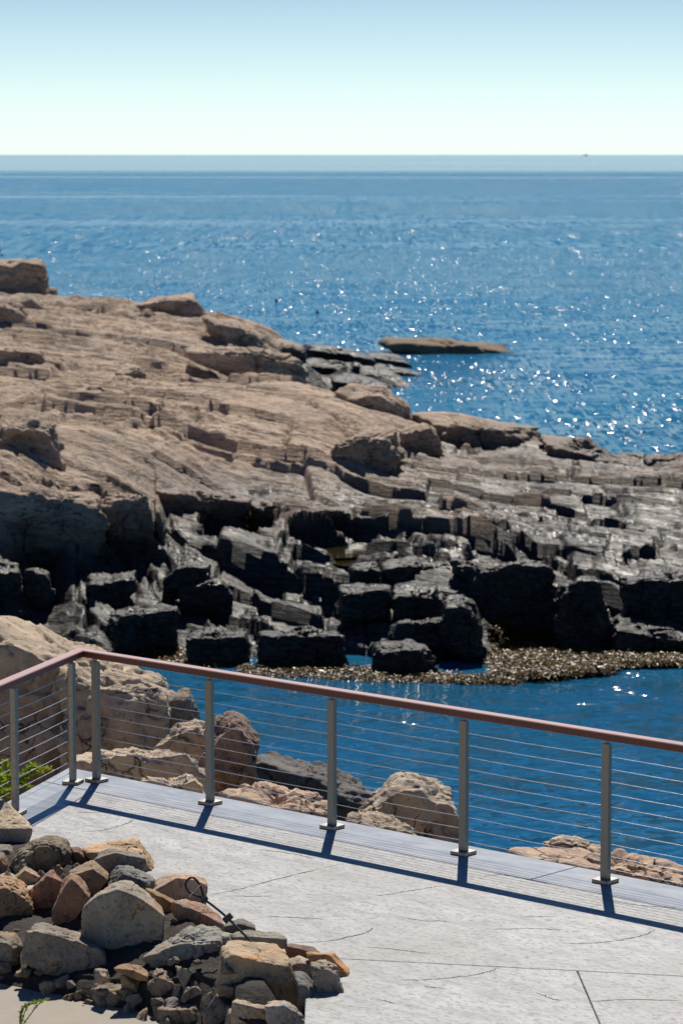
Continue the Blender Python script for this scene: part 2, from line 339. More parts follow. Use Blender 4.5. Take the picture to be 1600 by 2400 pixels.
def path_material():
    k = NT('beige_path'); P = k.pos(); n = k.noise(P, 5, 6, 0.65); n2 = k.noise(P, 70, 4, 0.7)
    c = k.mix(n, (0.30, 0.26, 0.21), (0.42, 0.37, 0.30)); c = k.mix(k.ramp(n2, [(0.3, 0.5), (0.42, 0.0)]), c, (0.1, 0.08, 0.07))
    k.l(c, k.b.inputs['Base Color']); k.b.inputs['Roughness'].default_value = 0.85; k.l(k.bump(n2, 0.5, 0.006), k.b.inputs['Normal']); return k.m
M_PATH = path_material()

# ------------------------------------------------------------------ rocks
_ico = {}
def ico(level):
    if level not in _ico:
        bm = bmesh.new(); bmesh.ops.create_icosphere(bm, subdivisions=level, radius=1)
        bm.verts.ensure_lookup_table()
        _ico[level] = (np.array([v.co[:] for v in bm.verts]), np.array([[v.index for v in f.verts] for f in bm.faces])); bm.free()
    return _ico[level]
def hull_planes(pts):
    bm = bmesh.new(); vs_ = [bm.verts.new(tuple(map(float, p))) for p in pts]
    bmesh.ops.convex_hull(bm, input=vs_)
    bm.verts.ensure_lookup_table()
    c = np.mean([v.co[:] for v in bm.verts if v.link_faces], axis=0)
    bmesh.ops.recalc_face_normals(bm, faces=bm.faces)
    N, H = [], []
    for f in bm.faces:
        n = np.array(f.normal[:]); 
        if np.linalg.norm(n) < 0.5 or f.calc_area() < 1e-6: continue
        h = float(np.dot(n, np.array(f.verts[0].co[:]) - c))
        if h < 0: n, h = -n, -h
        N.append(n); H.append(max(h, 0.004))
    bm.free(); return np.array(N), np.array(H), c
def rock_mesh(name, pts, mat, seed=0, p=26, level=5, rough=0.05, chips=9, cmin=0.86, layers=0.0, lay_n=(0.2, 0.3, 0.93), lay_w=0.12):
    pts = np.asarray(pts); N, H, c = hull_planes(pts); size = float(np.mean(pts.max(0) - pts.min(0)))
    rs = np.random.RandomState(seed + 5)
    D, Fc = ico(level)
    if chips:                            # a few random chipped-off corners
        n = rs.normal(size=(chips, 3)); n /= np.linalg.norm(n, axis=1)[:, None]
        sup = ((pts - c) @ n.T).max(0) * rs.uniform(cmin, 1.0, chips); N = np.vstack([N, n]); H = np.concatenate([H, sup])
    q = np.maximum(D @ N.T, 1e-6) / H
    q0 = q.max(1); r = 1.0 / (q0 * ((q / q0[:, None]) ** p).sum(1) ** (1.0 / p)) * 1.015
    V = D * r[:, None]
    s = 2.2 / size; W = V * s + seed * 3.7
    a = fbm(W[:, 0], W[:, 1], W[:, 2], 6, seed, 0.58)
    b = np.abs(fbm(W[:, 0] * 1.3 + 4, W[:, 1] * 1.3, W[:, 2] * 1.3, 3, seed + 50))
    disp = rough * size * (0.55 * a - 0.8 * np.maximum(0, 0.16 - b) / 0.16 * 0.55)
    if layers:
        ln = np.array(lay_n) / np.linalg.norm(lay_n); t = (V @ ln) / lay_w + 0.5 * noise(W[:, 0], W[:, 1], W[:, 2], seed + 3)
        lay = rnd(np.floor(t).astype(np.int64), np.zeros(len(t), np.int64), np.zeros(len(t), np.int64), seed) - 0.5
        disp = disp + layers * size * lay
    V = V + D * disp[:, None]
    return new_mesh(name, V, Fc, mat, smooth=True), c
def put_rock(name, pts, mat, color=None, parent=None, label=None, cat=None, group=None, **kw):
    me, c = rock_mesh(name, pts, mat, **kw)
    o = obj(name, me, parent, label, cat, group, color=color); o.location = tuple(c); return o
def bbox_px(ol): return (max(q[0] for q in ol) - min(q[0] for q in ol)) * (max(q[1] for q in ol) - min(q[1] for q in ol))
def image_rock(outline, ridge=None, d=20.0, flat=0.7, thick=None, front=0.0, drop=0.0):
    """points of a rock whose outline is traced from the photograph and that stands at distance d"""
    O = np.array(outline, float); y0, y1 = O[:, 1].min(), O[:, 1].max(); x0, x1 = O[:, 0].min(), O[:, 0].max()
    m = d / F; hgt, wid = (y1 - y0) * m, (x1 - x0) * m
    if thick is None: thick = 0.55 * min(wid, 1.6 * hgt) + 0.25 * hgt
    pts = []
    cx = O.mean(0)
    if ridge:
        R = np.array(ridge, float); o = np.argsort(R[:, 0]); zr = [at_d(x, y, d - front)[2] for x, y in R]
        zm = float(np.mean(zr))
        for x, y in R: pts.append(at_d(x, y, d - front))
        for x, y in O:
            yr = np.interp(x, R[o, 0], R[o, 1])
            if y < yr - 1:
                zt = np.interp(x, R[o, 0], np.array(zr)[o]); dd = at_z(x, y, min(zt, CAMZ - 0.5))[1]; pts.append(at_d(x, y, d - front + flat * (dd - d + front)))
            else: pts.append(at_d(x, y, d))
    else:
        for x, y in O:
            t = (y1 - y) / (y1 - y0 + 1e-6); pts.append(at_d(x, y, d + flat * hgt * t))
        for x, y in O:
            q = cx + (np.array([x, y]) - cx) * 0.55; pts.append(at_d(q[0], q[1] + 0.05 * (y1 - y0), d - 0.35 * thick * 0.6))
    base = max(p[1] for p in pts)
    for x, y in O:
        q = cx + (np.array([x, y]) - cx) * 0.78; w = at_d(q[0], q[1], d); w = np.array([w[0], w[1] + thick, w[2] - 0.1 * hgt]); pts.append(w)
    if drop:
        for x, y in O:
            if y > cx[1]: w = at_d(x, y, d); pts.append(w + np.array([0, 0.3 * thick, -drop]))
    return pts

# ------------------------------------------------------------------ the sea
def build_sea():
    rows = np.concatenate([np.geomspace(10, 400, 260), np.geomspace(420, 90000, 60)])
    us = np.concatenate([[-8, -3, -1.2, -0.6, -0.4], np.linspace(-0.3, 0.3, 121), [0.4, 0.6, 1.2, 3, 8]])
    Y, U = np.meshgrid(rows, us, indexing='ij'); X = U * Y
    fade = np.clip(1 - Y / 900, 0, 1)
    Z = fade * (0.05 * noise2(X / 9 + 3, Y / 5, 3) + 0.03 * noise2(X / 4, Y / 2.2, 4))
    obj('sea', new_mesh('sea', np.stack([X.ravel(), Y.ravel(), Z.ravel()], 1), grid_faces(len(rows), len(us)), M_SEA, True), kind='structure')
    b = new_mesh('sea_floor', [(-400, 20, -3), (400, 20, -3), (400, 400, -6), (-400, 400, -6)], [(0, 1, 2, 3)], M_SOIL)
    obj('sea_floor', b, kind='structure')
build_sea()

# ------------------------------------------------------------------ the far rock shelf
CTRL = [  # photo pixel and height above the sea
 (-300, 1500, .1), (0, 1500, .1), (130, 1510, .05), (260, 1548, -.1), (420, 1572, -.15), (560, 1588, -.2), (800, 1596, -.2), (1000, 1602, -.25), (1160, 1580, -.2), (1200, 1535, -.05), (1300, 1520, 0), (1450, 1500, 0), (1600, 1495, 0), (1900, 1480, 0),
 (-300, 1420, .5), (100, 1430, .4), (300, 1435, .4), (500, 1450, .45), (700, 1475, .3), (900, 1430, .65), (1050, 1420, .7), (1110, 1490, .3),
 (1190, 1490, .1), (1300, 1490, .1), (1420, 1480, .1), (1550, 1470, .15), (1200, 1400, .3), (1350, 1380, .5), (1500, 1400, .4), (1650, 1400, .4),
 (-300, 1340, 1.0), (100, 1340, .95), (300, 1335, 1.0), (600, 1345, .85), (750, 1335, .95), (850, 1325, 1.0), (1000, 1305, 1.2), (1200, 1305, 1.3), (1400, 1312, 1.3), (1550, 1310, 1.3), (1900, 1310, 1.3),
 (560, 1270, .95), (780, 1290, 1.0), (450, 1275, 1.05), (640, 1285, 1.0), (200, 1305, 1.1), (350, 1305, 1.05),
 (900, 1240, 1.35), (1100, 1230, 1.4), (1300, 1200, 1.45), (1500, 1200, 1.5), (1650, 1220, 1.4), (1900, 1200, 1.5),
 (700, 1210, 1.6), (850, 1140, 1.55), (1000, 1120, 1.5), (1200, 1110, 1.5), (1400, 1125, 1.45), (1560, 1115, 1.4), (1800, 1100, 1.5),
 (-300, 1135, 2.5), (0, 1140, 2.4), (200, 1152, 2.3), (380, 1155, 2.1), (560, 1165, 1.9), (720, 1140, 1.85),
 (-300, 1000, 2.8), (0, 1000, 2.6), (200, 1000, 2.6), (400, 1000, 2.5), (600, 1000, 2.35), (730, 1020, 2.2), (800, 1020, 2.15),
 (-300, 900, 2.8), (0, 900, 2.6), (300, 900, 2.6), (550, 900, 2.3), (690, 930, 2.0), (820, 965, 2.05), (760, 945, 2.0),
 (960, 985, 1.95), (1100, 990, 1.85), (1230, 1012, 1.7), (1050, 1065, 1.5), (1200, 1070, 1.5), (900, 1060, 1.8),
 (1290, 1042, 1.55), (1450, 1085, 1.4), (1600, 1080, 1.4), (1900, 1085, 1.4),
 (-300, 780, 2.9), (0, 780, 2.6), (300, 795, 2.5), (500, 800, 2.3), (620, 830, 2.0), (690, 870, 1.5),
 (-300, 720, 2.9), (0, 720, 2.7), (200, 725, 2.55), (400, 745, 2.4), (550, 775, 2.1), (680, 800, 1.6), (800, 825, .9), (880, 845, .5), (950, 868, .1),
 (-300, 690, 2.9), (150, 702, 2.45), (300, 706, 2.4), (470, 738, 2.15), (640, 768, 1.75),
 (740, 905, -.3), (770, 885, -.2), (735, 930, -.5), (800, 880, .0), (860, 900, -.4), (790, 860, .25), (720, 858, .3)]
SKYL = [(150, 700, 2.4, 9), (300, 702, 2.4, 9), (470, 735, 2.1, 8), (640, 765, 1.7, 7), (800, 803, 1.0, 6), (900, 830, .5, 4), (960, 870, .1, 3),
        (960, 975, 1.9, 4), (1100, 982, 1.8, 4), (1230, 1005, 1.7, 4), (1300, 1038, 1.5, 4), (1450, 1080, 1.35, 4), (1600, 1073, 1.35, 4), (1900, 1080, 1.35, 4), (-300, 660, 2.9, 20), (0, 690, 2.6, 12), (830, 958, 2.0, 3.5), (700, 925, 1.9, 3)]
SK = 0.84
def build_shelf():
    C = [at_z(*c) for c in CTRL]
    for px, py, z, e in SKYL:
        q = at_z(px, py, z); C.append(q); C.append(q + np.array([0, e, -z - 0.9])); C.append(q + np.array([0, e + 9, -z - 2.2]))
    C = np.array([c for c in C])
    # a few more points keep the bay in front and the open sea behind under water
    ex = [(u * y, y, -1.4) for y in (39, 41.5) for u in np.linspace(-.3, .3, 13)] + [(u * y, y, -3) for y in (190, 230) for u in np.linspace(-.3, .3, 9)]
    ex += [(u * y, y, -2.5) for y in (75, 85, 110, 140) for u in (.06, .12, .2, .3)] + [(u * y, y, -2.0) for y in (120, 150) for u in (0.02,)]
    C = np.vstack([C, np.array(ex)])
    def uv(x, y): return x / y * 4.0, np.log(y) * 1.0
    cu, cv = uv(C[:, 0], C[:, 1])
    K = np.sqrt((cu[:, None] - cu[None]) ** 2 + (cv[:, None] - cv[None]) ** 2 + .0009); K += np.eye(len(C)) * -0.02
    w = np.linalg.solve(K, C[:, 2] - 1.0)
    rows = np.geomspace(36, 212, 1350)   # grid lines follow the strike of the beds, so that every step is a clean edge
    us = np.concatenate([np.linspace(-.30, -.135, 26)[:-1], np.linspace(-.135, .135, 600), np.linspace(.135, .30, 26)[1:]])
    R, U = np.meshgrid(rows, us, indexing='ij'); Y = R / (1 + SK * U); X = U * Y
    ang = math.atan(SK); S = X / math.cos(ang); T = R * math.cos(ang)
    # the large-scale form, looked up at positions nudged by noise so that edges are ragged
    wx = 0.4 * fbm2(X / 3.0, Y / 3.0, 2, 11); wy = 0.5 * fbm2(X / 2.6 + 7, Y / 2.6, 2, 12)
    gu, gv = uv(X + wx, Y + wy); Z = np.full(X.shape, 1.0)
    for i in range(len(C)): Z += w[i] * np.sqrt((gu - cu[i]) ** 2 + (gv - cv[i]) ** 2 + .0009)
    base = Z.copy()
    zero = np.zeros(X.shape, np.int64)
    fb = 1 - sstep(49, 56, Y)
    rr = sstep(-.55, .55, fbm2(S / 5 + 3, T / 4, 3, 33)); rr2 = sstep(-.5, .5, fbm2(S / 2.4 + 13, T / 1.8, 2, 34))
    def beds(width, amp, ls, seed, dip=1.0, wob=0.3):
        t = T / width + wob * fbm2(S / (ls * 2.2), T / (width * 5), 2, seed); k = np.floor(t).astype(np.int64); fr = t - k
        sg = S / ls + 7 * rnd(k, zero, zero, seed + 1) + 0.12 * noise2(S / ls * 3, T / width, seed + 2); g = np.floor(sg).astype(np.int64); gf = sg - g
        a_ = rnd(k, g, zero, seed + 3); b_ = rnd(k, g, zero, seed + 4); c_ = rnd(k, g, zero, seed + 5)
        z = (0.25 + 1.2 * a_ * a_) * dip * (0.5 - fr) + 0.8 * (b_ - 0.5) + 0.5 * (c_ - .5) * (gf - 0.5)
        crack = np.clip(1 - np.minimum(gf, 1 - gf) * ls / 0.05, 0, 1)
        return amp * (z - 0.5 * crack * (a_ > .6) * (width > 3))
    Z += beds(3.1, 0.30, 6.5, 41, 0.5) + (0.35 + 0.8 * rr + 0.4 * fb) * beds(1.3, 0.19, 3.4, 51, 0.6)
    Z += (0.4 + 0.8 * rr2 + 0.4 * fb) * beds(0.55, 0.095, 2.0, 61, 0.8) + (0.45 + 1.0 * rr) * beds(0.23, 0.06, 1.1, 71, 0.9, .25) + 1.0 * beds(0.11, 0.024, .6, 81, 1.0, .2)
    r2, px_, py_, e2 = cells(S / 0.9 + .3 * noise2(S, T, 18), T / 0.5 + .2 * noise2(S * .8, T, 19), 83); r3, qx, qy, e3 = cells(S / 0.4 + .25 * noise2(S * 2, T * 2, 20), T / 0.22, 88)
    r1, ox, oy, e1 = cells(S / 1.35 + .15 * noise2(S / 2, T / 2, 17), T / 0.85, 79)
    Z += fb * (0.34 * (r1 - .5) + 0.25 * (r1 * 7 % 1 - .5) * ox - 0.14 * np.clip(1 - e1 / .06, 0, 1))
    br = sstep(-.1, .6, fbm2(S / 1.7 + 40, T / 1.3, 3, 35))                 # broken patches between clean slabs
    Z += br * (0.16 * (r2 - .5) + 0.12 * (r2 * 7 % 1 - .5) * px_ + 0.09 * (r3 - .5)) - 0.05 * br * np.clip(1 - e2 / .09, 0, 1)
    Z += 0.010 * fbm2(S * 3, T * 5, 3, 91, 0.6)
    ker = np.array([1., 2, 1]) / 4; Zp = np.pad(Z, [(0, 0), (1, 1)], mode='edge'); Z = sum(ker[j] * Zp[:, j:j + Z.shape[1]] for j in range(3))
    # below the tide line keep the form simple
    Z = np.where(base < -0.3, base + 0.25 * (Z - base), Z)
    # two shallow basins for the tide pools
    for cxp, cyp, rx, ry, zp in POOLS:
        q = at_z(cxp, cyp, zp); e = np.hypot((X - q[0]) / rx, (Y - q[1]) / ry) + 0.3 * fbm2(X * 1.2, Y * 1.2, 2, 97)
        Z = np.where(e < 1.15, np.minimum(Z, zp - 0.10 + 0.5 * np.clip(e - 0.75, 0, 1)), Z)
    me = new_mesh('rock_shelf', np.stack([X.ravel(), Y.ravel(), Z.ravel()], 1), grid_faces(len(rows), len(us)), M_SHELF, False)
    return obj('rock_shelf', me, kind='structure'), (rows, us, Z)
POOLS = [(565, 1272, 0.62, 1.1, 1.0), (775, 1292, 0.75, 0.8, 1.02), (812, 1316, 0.2, 0.5, 0.98)]
shelf, (SROW, SU, SZ) = build_shelf()
def shelf_z(x, y):
    i = np.clip(np.searchsorted(SROW, y + SK * x), 1, len(SROW) - 1); j = np.clip(np.searchsorted(SU, x / y), 1, len(SU) - 1); return float(SZ[i, j])
def pool_material():
    k = NT('pool_water'); n = k.noise(k.pos(), 3, 4, 0.6); k.l(k.mix(n, (0.014, 0.012, 0.004), (0.045, 0.036, 0.009)), k.b.inputs['Base Color']); k.b.inputs['Roughness'].default_value = 0.05
    k.l(k.bump(k.noise(k.pos(), 9, 2, 0.5), 0.25, 0.03), k.b.inputs['Normal']); return k.m
M_POOL = pool_material()
for cxp, cyp, rx, ry, zp in POOLS:
    q = at_z(cxp, cyp, zp); n = 40
    v = [(q[0], q[1], zp)] + [(q[0] + 1.15 * rx * math.cos(2 * math.pi * i / n), q[1] + 1.15 * ry * math.sin(2 * math.pi * i / n), zp) for i in range(n)]
    obj('tide_pool', new_mesh('tide_pool', v, [(0, 1 + i, 1 + (i + 1) % n) for i in range(n)], M_POOL), kind='structure')

# blocks of the shelf that can be told apart (bedrock: pieces of the shelf)
BLOCKS = [  # outline, ridge between lit top and dark face, height of the foot
 ([(-70,1136),(0,1136),(90,1150),(150,1163),(230,1168),(242,1230),(255,1290),(210,1318),(80,1318),(-70,1315)], [(-60,1146),(0,1147),(100,1162),(228,1176)], 1.05),
 ([(232,1150),(290,1147),(345,1155),(358,1220),(372,1292),(340,1306),(260,1300),(245,1220)], [(236,1160),(290,1157),(345,1160)], 1.05),
 ([(358,1158),(372,1165),(388,1210),(392,1292),(375,1302),(366,1250)], None, 1.05),
 ([(370,1143),(450,1148),(570,1163),(584,1180),(584,1247),(480,1258),(395,1255),(385,1200)], [(380,1160),(450,1163),(580,1178)], 1.05),
 ([(580,1165),(640,1170),(680,1185),(685,1225),(600,1240)], [(585,1180),(680,1192)], 1.15),
 ([(415,1402),(435,1358),(515,1352),(545,1400),(540,1428),(420,1430)], [(428,1374),(516,1366)], .45),
 ([(385,1372),(405,1320),(490,1322),(502,1352),(470,1375)], [(402,1332),(490,1332)], .8),
 ([(590,1488),(612,1477),(780,1478),(800,1490),(815,1545),(780,1568),(600,1562)], [(598,1494),(700,1491),(800,1494)], .0),
 ([(868,1592),(884,1508),(970,1503),(1018,1524),(1025,1598),(880,1600)], [(888,1534),(960,1530),(1018,1531)], -.1),
 ([(430,1488),(470,1473),(580,1478),(592,1550),(440,1556)], [(432,1496),(585,1490)], .05),
 ([(258,1440),(310,1424),(410,1418),(415,1505),(280,1515),(255,1470)], [(262,1450),(410,1432)], .15),
 ([(1303,1400),(1318,1352),(1395,1344),(1422,1400),(1448,1500),(1340,1528),(1300,1482)], [(1318,1366),(1398,1356)], .0),
 ([(800,1372),(910,1368),(915,1442),(800,1448)], [(800,1392),(912,1386)], .5),
 ([(920,1370),(1020,1364),(1042,1432),(920,1452)], [(922,1388),(1024,1382)], .5),
 ([(905,1450),(1030,1443),(1062,1482),(1052,1515),(915,1506)], [(908,1462),(1034,1456)], .25),
 ([(1045,1400),(1085,1398),(1112,1450),(1148,1542),(1080,1556),(1030,1500)], [(1046,1415),(1088,1412)], .0),
 ([(1440,1462),(1460,1444),(1560,1464),(1670,1480),(1670,1530),(1450,1505)], [(1445,1485),(1560,1500),(1670,1512)], .05),
 ([(-70,1328),(0,1326),(55,1325),(62,1425),(-70,1430)], [(-70,1342),(56,1340)], .5),
 ([(62,1335),(110,1328),(122,1402),(110,1425),(66,1424)], [(64,1346),(112,1342)], .5),
 ([(200,1352),(310,1340),(322,1372),(300,1424),(210,1415)], [(203,1366),(314,1356)], .5),
 ([(826,1322),(880,1317),(888,1352),(824,1358)], [(826,1336),(884,1334)], .95),
 ([(1060,1316),(1270,1308),(1300,1345),(1312,1495),(1160,1506),(1080,1392)], [(1062,1330),(1270,1324)], .05),
 ([(890,1314),(1040,1306),(1068,1340),(1070,1385),(900,1372)], [(892,1326),(1046,1320)], .75),
 ([(1450,1352),(1600,1338),(1680,1345),(1680,1465),(1460,1445)], [(1452,1366),(1680,1358)], .35),
 ([(963,970),(1065,969),(1147,985),(1234,1000),(1276,1054),(1157,1066),(1045,1060),(1014,1008)], [(1016,1000),(1150,1003),(1240,1018)], 1.5),
 ([(792,1037),(866,1005),(935,1009),(952,1090),(880,1107),(810,1128),(770,1092)], [(800,1050),(870,1030),(938,1025)], 1.65),
 ([(935,1006),(1002,989),(1042,1052),(1000,1078),(955,1088)], [(940,1020),(1008,1005)], 1.6),
 ([(1258,1022),(1380,1030),(1425,1060),(1460,1086),(1455,1100),(1350,1084),(1270,1055)], [(1265,1040),(1350,1062),(1455,1090)], 1.35),
 ([(1510,1056),(1600,1060),(1670,1064),(1670,1122),(1510,1120)], [(1510,1066),(1600,1072),(1670,1076)], 1.3),
 ([(1448,1062),(1508,1060),(1508,1094),(1455,1090)], [(1450,1072),(1508,1070)], 1.35),
 ([(470,735),(560,748),(625,790),(620,830),(560,826),(480,775)], [(475,752),(560,768),(622,800)], 1.9),
 ([(620,795),(660,790),(712,805),(720,840),(660,850),(640,830)], [(625,808),(712,818)], 1.3),
 ([(705,800),(800,812),(870,830),(880,858),(790,850),(715,835)], [(708,816),(800,828),(875,843)], .35),
 ([(430,800),(560,815),(690,835),(745,935),(720,940),(640,880),(440,840)], [(440,818),(600,830),(700,850)], 1.7),
 ([(0,985),(60,975),(120,1000),(145,1050),(140,1085),(0,1080),(-60,1060)], [(0,1000),(110,1010)], 2.3),
 ([(270,865),(310,858),(345,880),(335,900),(280,898)], [(275,874),(330,872)], 2.3),
 ([(690,1180),(850,1190),(880,1215),(860,1240),(700,1232)], [(692,1192),(860,1204)], 1.25)]
for i, (ol, rg, zf) in enumerate(BLOCKS):
    foot = max(ol, key=lambda q: q[1]); d = at_z(foot[0], foot[1], zf)[1]
    pts = image_rock(ol, rg, d=d, flat=0.85, drop=0.25)
    put_rock('rock_block', pts, M_SHELF, parent=shelf, seed=200 + i, p=60, level=6 if bbox_px(ol) > 15000 else 5, rough=0.15, chips=16, cmin=0.76, layers=0.06, lay_n=(0.10, -0.12, 1), lay_w=0.11)

# loose boulders on the shelf
LOOSE = [
 ('rock_outcrop', 'broad flat-topped brown outcrop at the far end of the rock shelf', [(-70,612),(0,611),(10,606),(90,608),(106,620),(118,668),(105,690),(60,715),(-70,712)], [(-70,624),(20,624),(85,618),(103,624)], 2.45),
 ('boulder', 'small square boulder below the sea-side corner of the flat-topped outcrop', [(98,674),(130,672),(138,705),(120,716),(98,702)], [(100,680),(132,679)], 2.4),
 ('boulder', 'dark split boulder in front of the flat-topped outcrop', [(-70,715),(0,711),(25,700),(50,712),(68,745),(62,770),(-70,774)], None, 2.55),
 ('boulder', 'wedge of brown rock leaning between the split boulder and the square boulder', [(30,706),(70,687),(88,700),(118,722),(120,740),(70,745)], None, 2.5),
 ('boulder', 'blocky brown boulder with a shaded face standing on the pale upper slope', [(-70,812),(30,811),(75,814),(97,822),(112,862),(104,885),(-70,886)], [(-70,822),(40,821),(95,827)], 2.5),
 ('boulder', 'long slanted slab with a flat reddish top standing on the skyline of the shelf', [(305,712),(380,690),(450,687),(461,700),(479,732),(470,748),(420,749),(330,740)], [(308,720),(350,719),(410,710),(455,697)], 2.3),
 ('boulder', 'dark low block beside the long slanted slab', [(255,738),(270,716),(295,711),(322,740),(330,757),(258,756)], [(258,744),(320,748)], 2.35),
 ('boulder', 'small cube of rock in front of the long slanted slab', [(326,737),(345,721),(367,737),(357,754),(330,756)], None, 2.35),
 ('boulder', 'rounded stone knob perched on the low dark block', [(288,714),(298,701),(307,705),(306,724),(290,726)], None, 2.45),
 ('boulder', 'large rounded brown boulder sitting at the head of the water channel', [(784,918),(819,902),(901,904),(933,922),(968,962),(955,986),(919,1004),(879,1002),(840,986),(806,937)], None, 1.9),
 ('boulder', 'dark flat-backed rock behind the large rounded boulder', [(774,880),(865,881),(907,903),(885,935),(800,930),(784,918)], [(776,892),(900,908)], .0),
 ('boulder', 'pale grey flat slab lying beside the narrow water channel', [(690,851),(719,836),(797,842),(877,861),(869,876),(761,874),(708,876)], [(692,858),(740,864),(872,868)], .15),
 ('reef', 'low brown weed-covered reef awash in open water off the shelf', [(902,792),(968,791),(989,804),(1096,801),(1183,809),(1200,821),(1288,837),(1208,842),(1004,832),(917,818)], [(905,806),(1000,816),(1100,812),(1200,832)], -.2),
 ('boulder', 'wet dark rock at the low seaward tip of the shelf', [(855,824),(930,829),(958,848),(966,860),(900,862),(850,845)], [(860,836),(950,850)], .0),
 ('boulder', 'thin weedy rock awash below the low seaward tip', [(888,862),(940,860),(988,876),(965,888),(892,880)], [(892,870),(980,879)], -.1)]
for i, (nm, lb, ol, rg, zf) in enumerate(LOOSE):
    foot = max(ol, key=lambda q: q[1]); d = at_z(foot[0], foot[1], zf)[1]
    pts = image_rock(ol, rg, d=d, flat=0.8, drop=0.3)
    put_rock(nm, pts, M_OUT if nm == 'reef' else M_SHELF, color=(.27, .195, .12), label=lb, cat='rock', group='loose boulders on the shelf', seed=300 + i, p=60, level=5, rough=0.22 if nm == 'reef' else 0.10, chips=9, layers=.03, lay_n=(.1, -.1, 1), lay_w=.14)

# ------------------------------------------------------------------ shore under the deck
Y_MAIN0, Y_MAIN1 = at_z(185, 1803, DECK), at_z(1600, 2080, DECK)
Y_LEFT0, Y_LEFT1 = at_z(162, 1799, DECK), at_z(50, 1861, DECK)
EM = (Y_MAIN1 - Y_MAIN0)[:2]; EM /= np.linalg.norm(EM); EL = (Y_LEFT1 - Y_LEFT0)[:2]; EL /= np.linalg.norm(EL)
NM = np.array([-EM[1], EM[0]]); NM = NM if NM[1] > 0 else -NM      # outward from the long edge
NL = np.array([-EL[1], EL[0]]); NL = NL if NL[0] < 0 else -NL      # outward from the short edge
A = np.array([EM, -EL]).T; tt = np.linalg.solve(A, Y_LEFT0[:2] - Y_MAIN0[:2]); CORNER = Y_MAIN0[:2] + EM * tt[0]
def build_shore():
    xs = np.linspace(-14, 14, 280); ys = np.linspace(8, 40, 320)
    Y, X = np.meshgrid(ys, xs, indexing='ij')
    dm = (X - CORNER[0]) * NM[0] + (Y - CORNER[1]) * NM[1]; dl = (X - CORNER[0]) * NL[0] + (Y - CORNER[1]) * NL[1]
    e = np.maximum(dm, np.where(dl > 0, dl * 0.55, -9))
    Z = np.where(e < 0, DECK - 0.45, DECK - 0.55 - 0.37 * np.maximum(dm, 0) - 0.08 * np.clip(e, 0, 4)) 
    Z = Z + np.where(e < 0, 0, 0.10 * fbm2(X * 1.1, Y * 1.1, 4, 5)); Z = np.maximum(Z, -1.6)
    obj('shore', new_mesh('shore', np.stack([X.ravel(), Y.ravel(), Z.ravel()], 1), grid_faces(len(ys), len(xs)), M_SHELF, True), kind='structure')
build_shore()

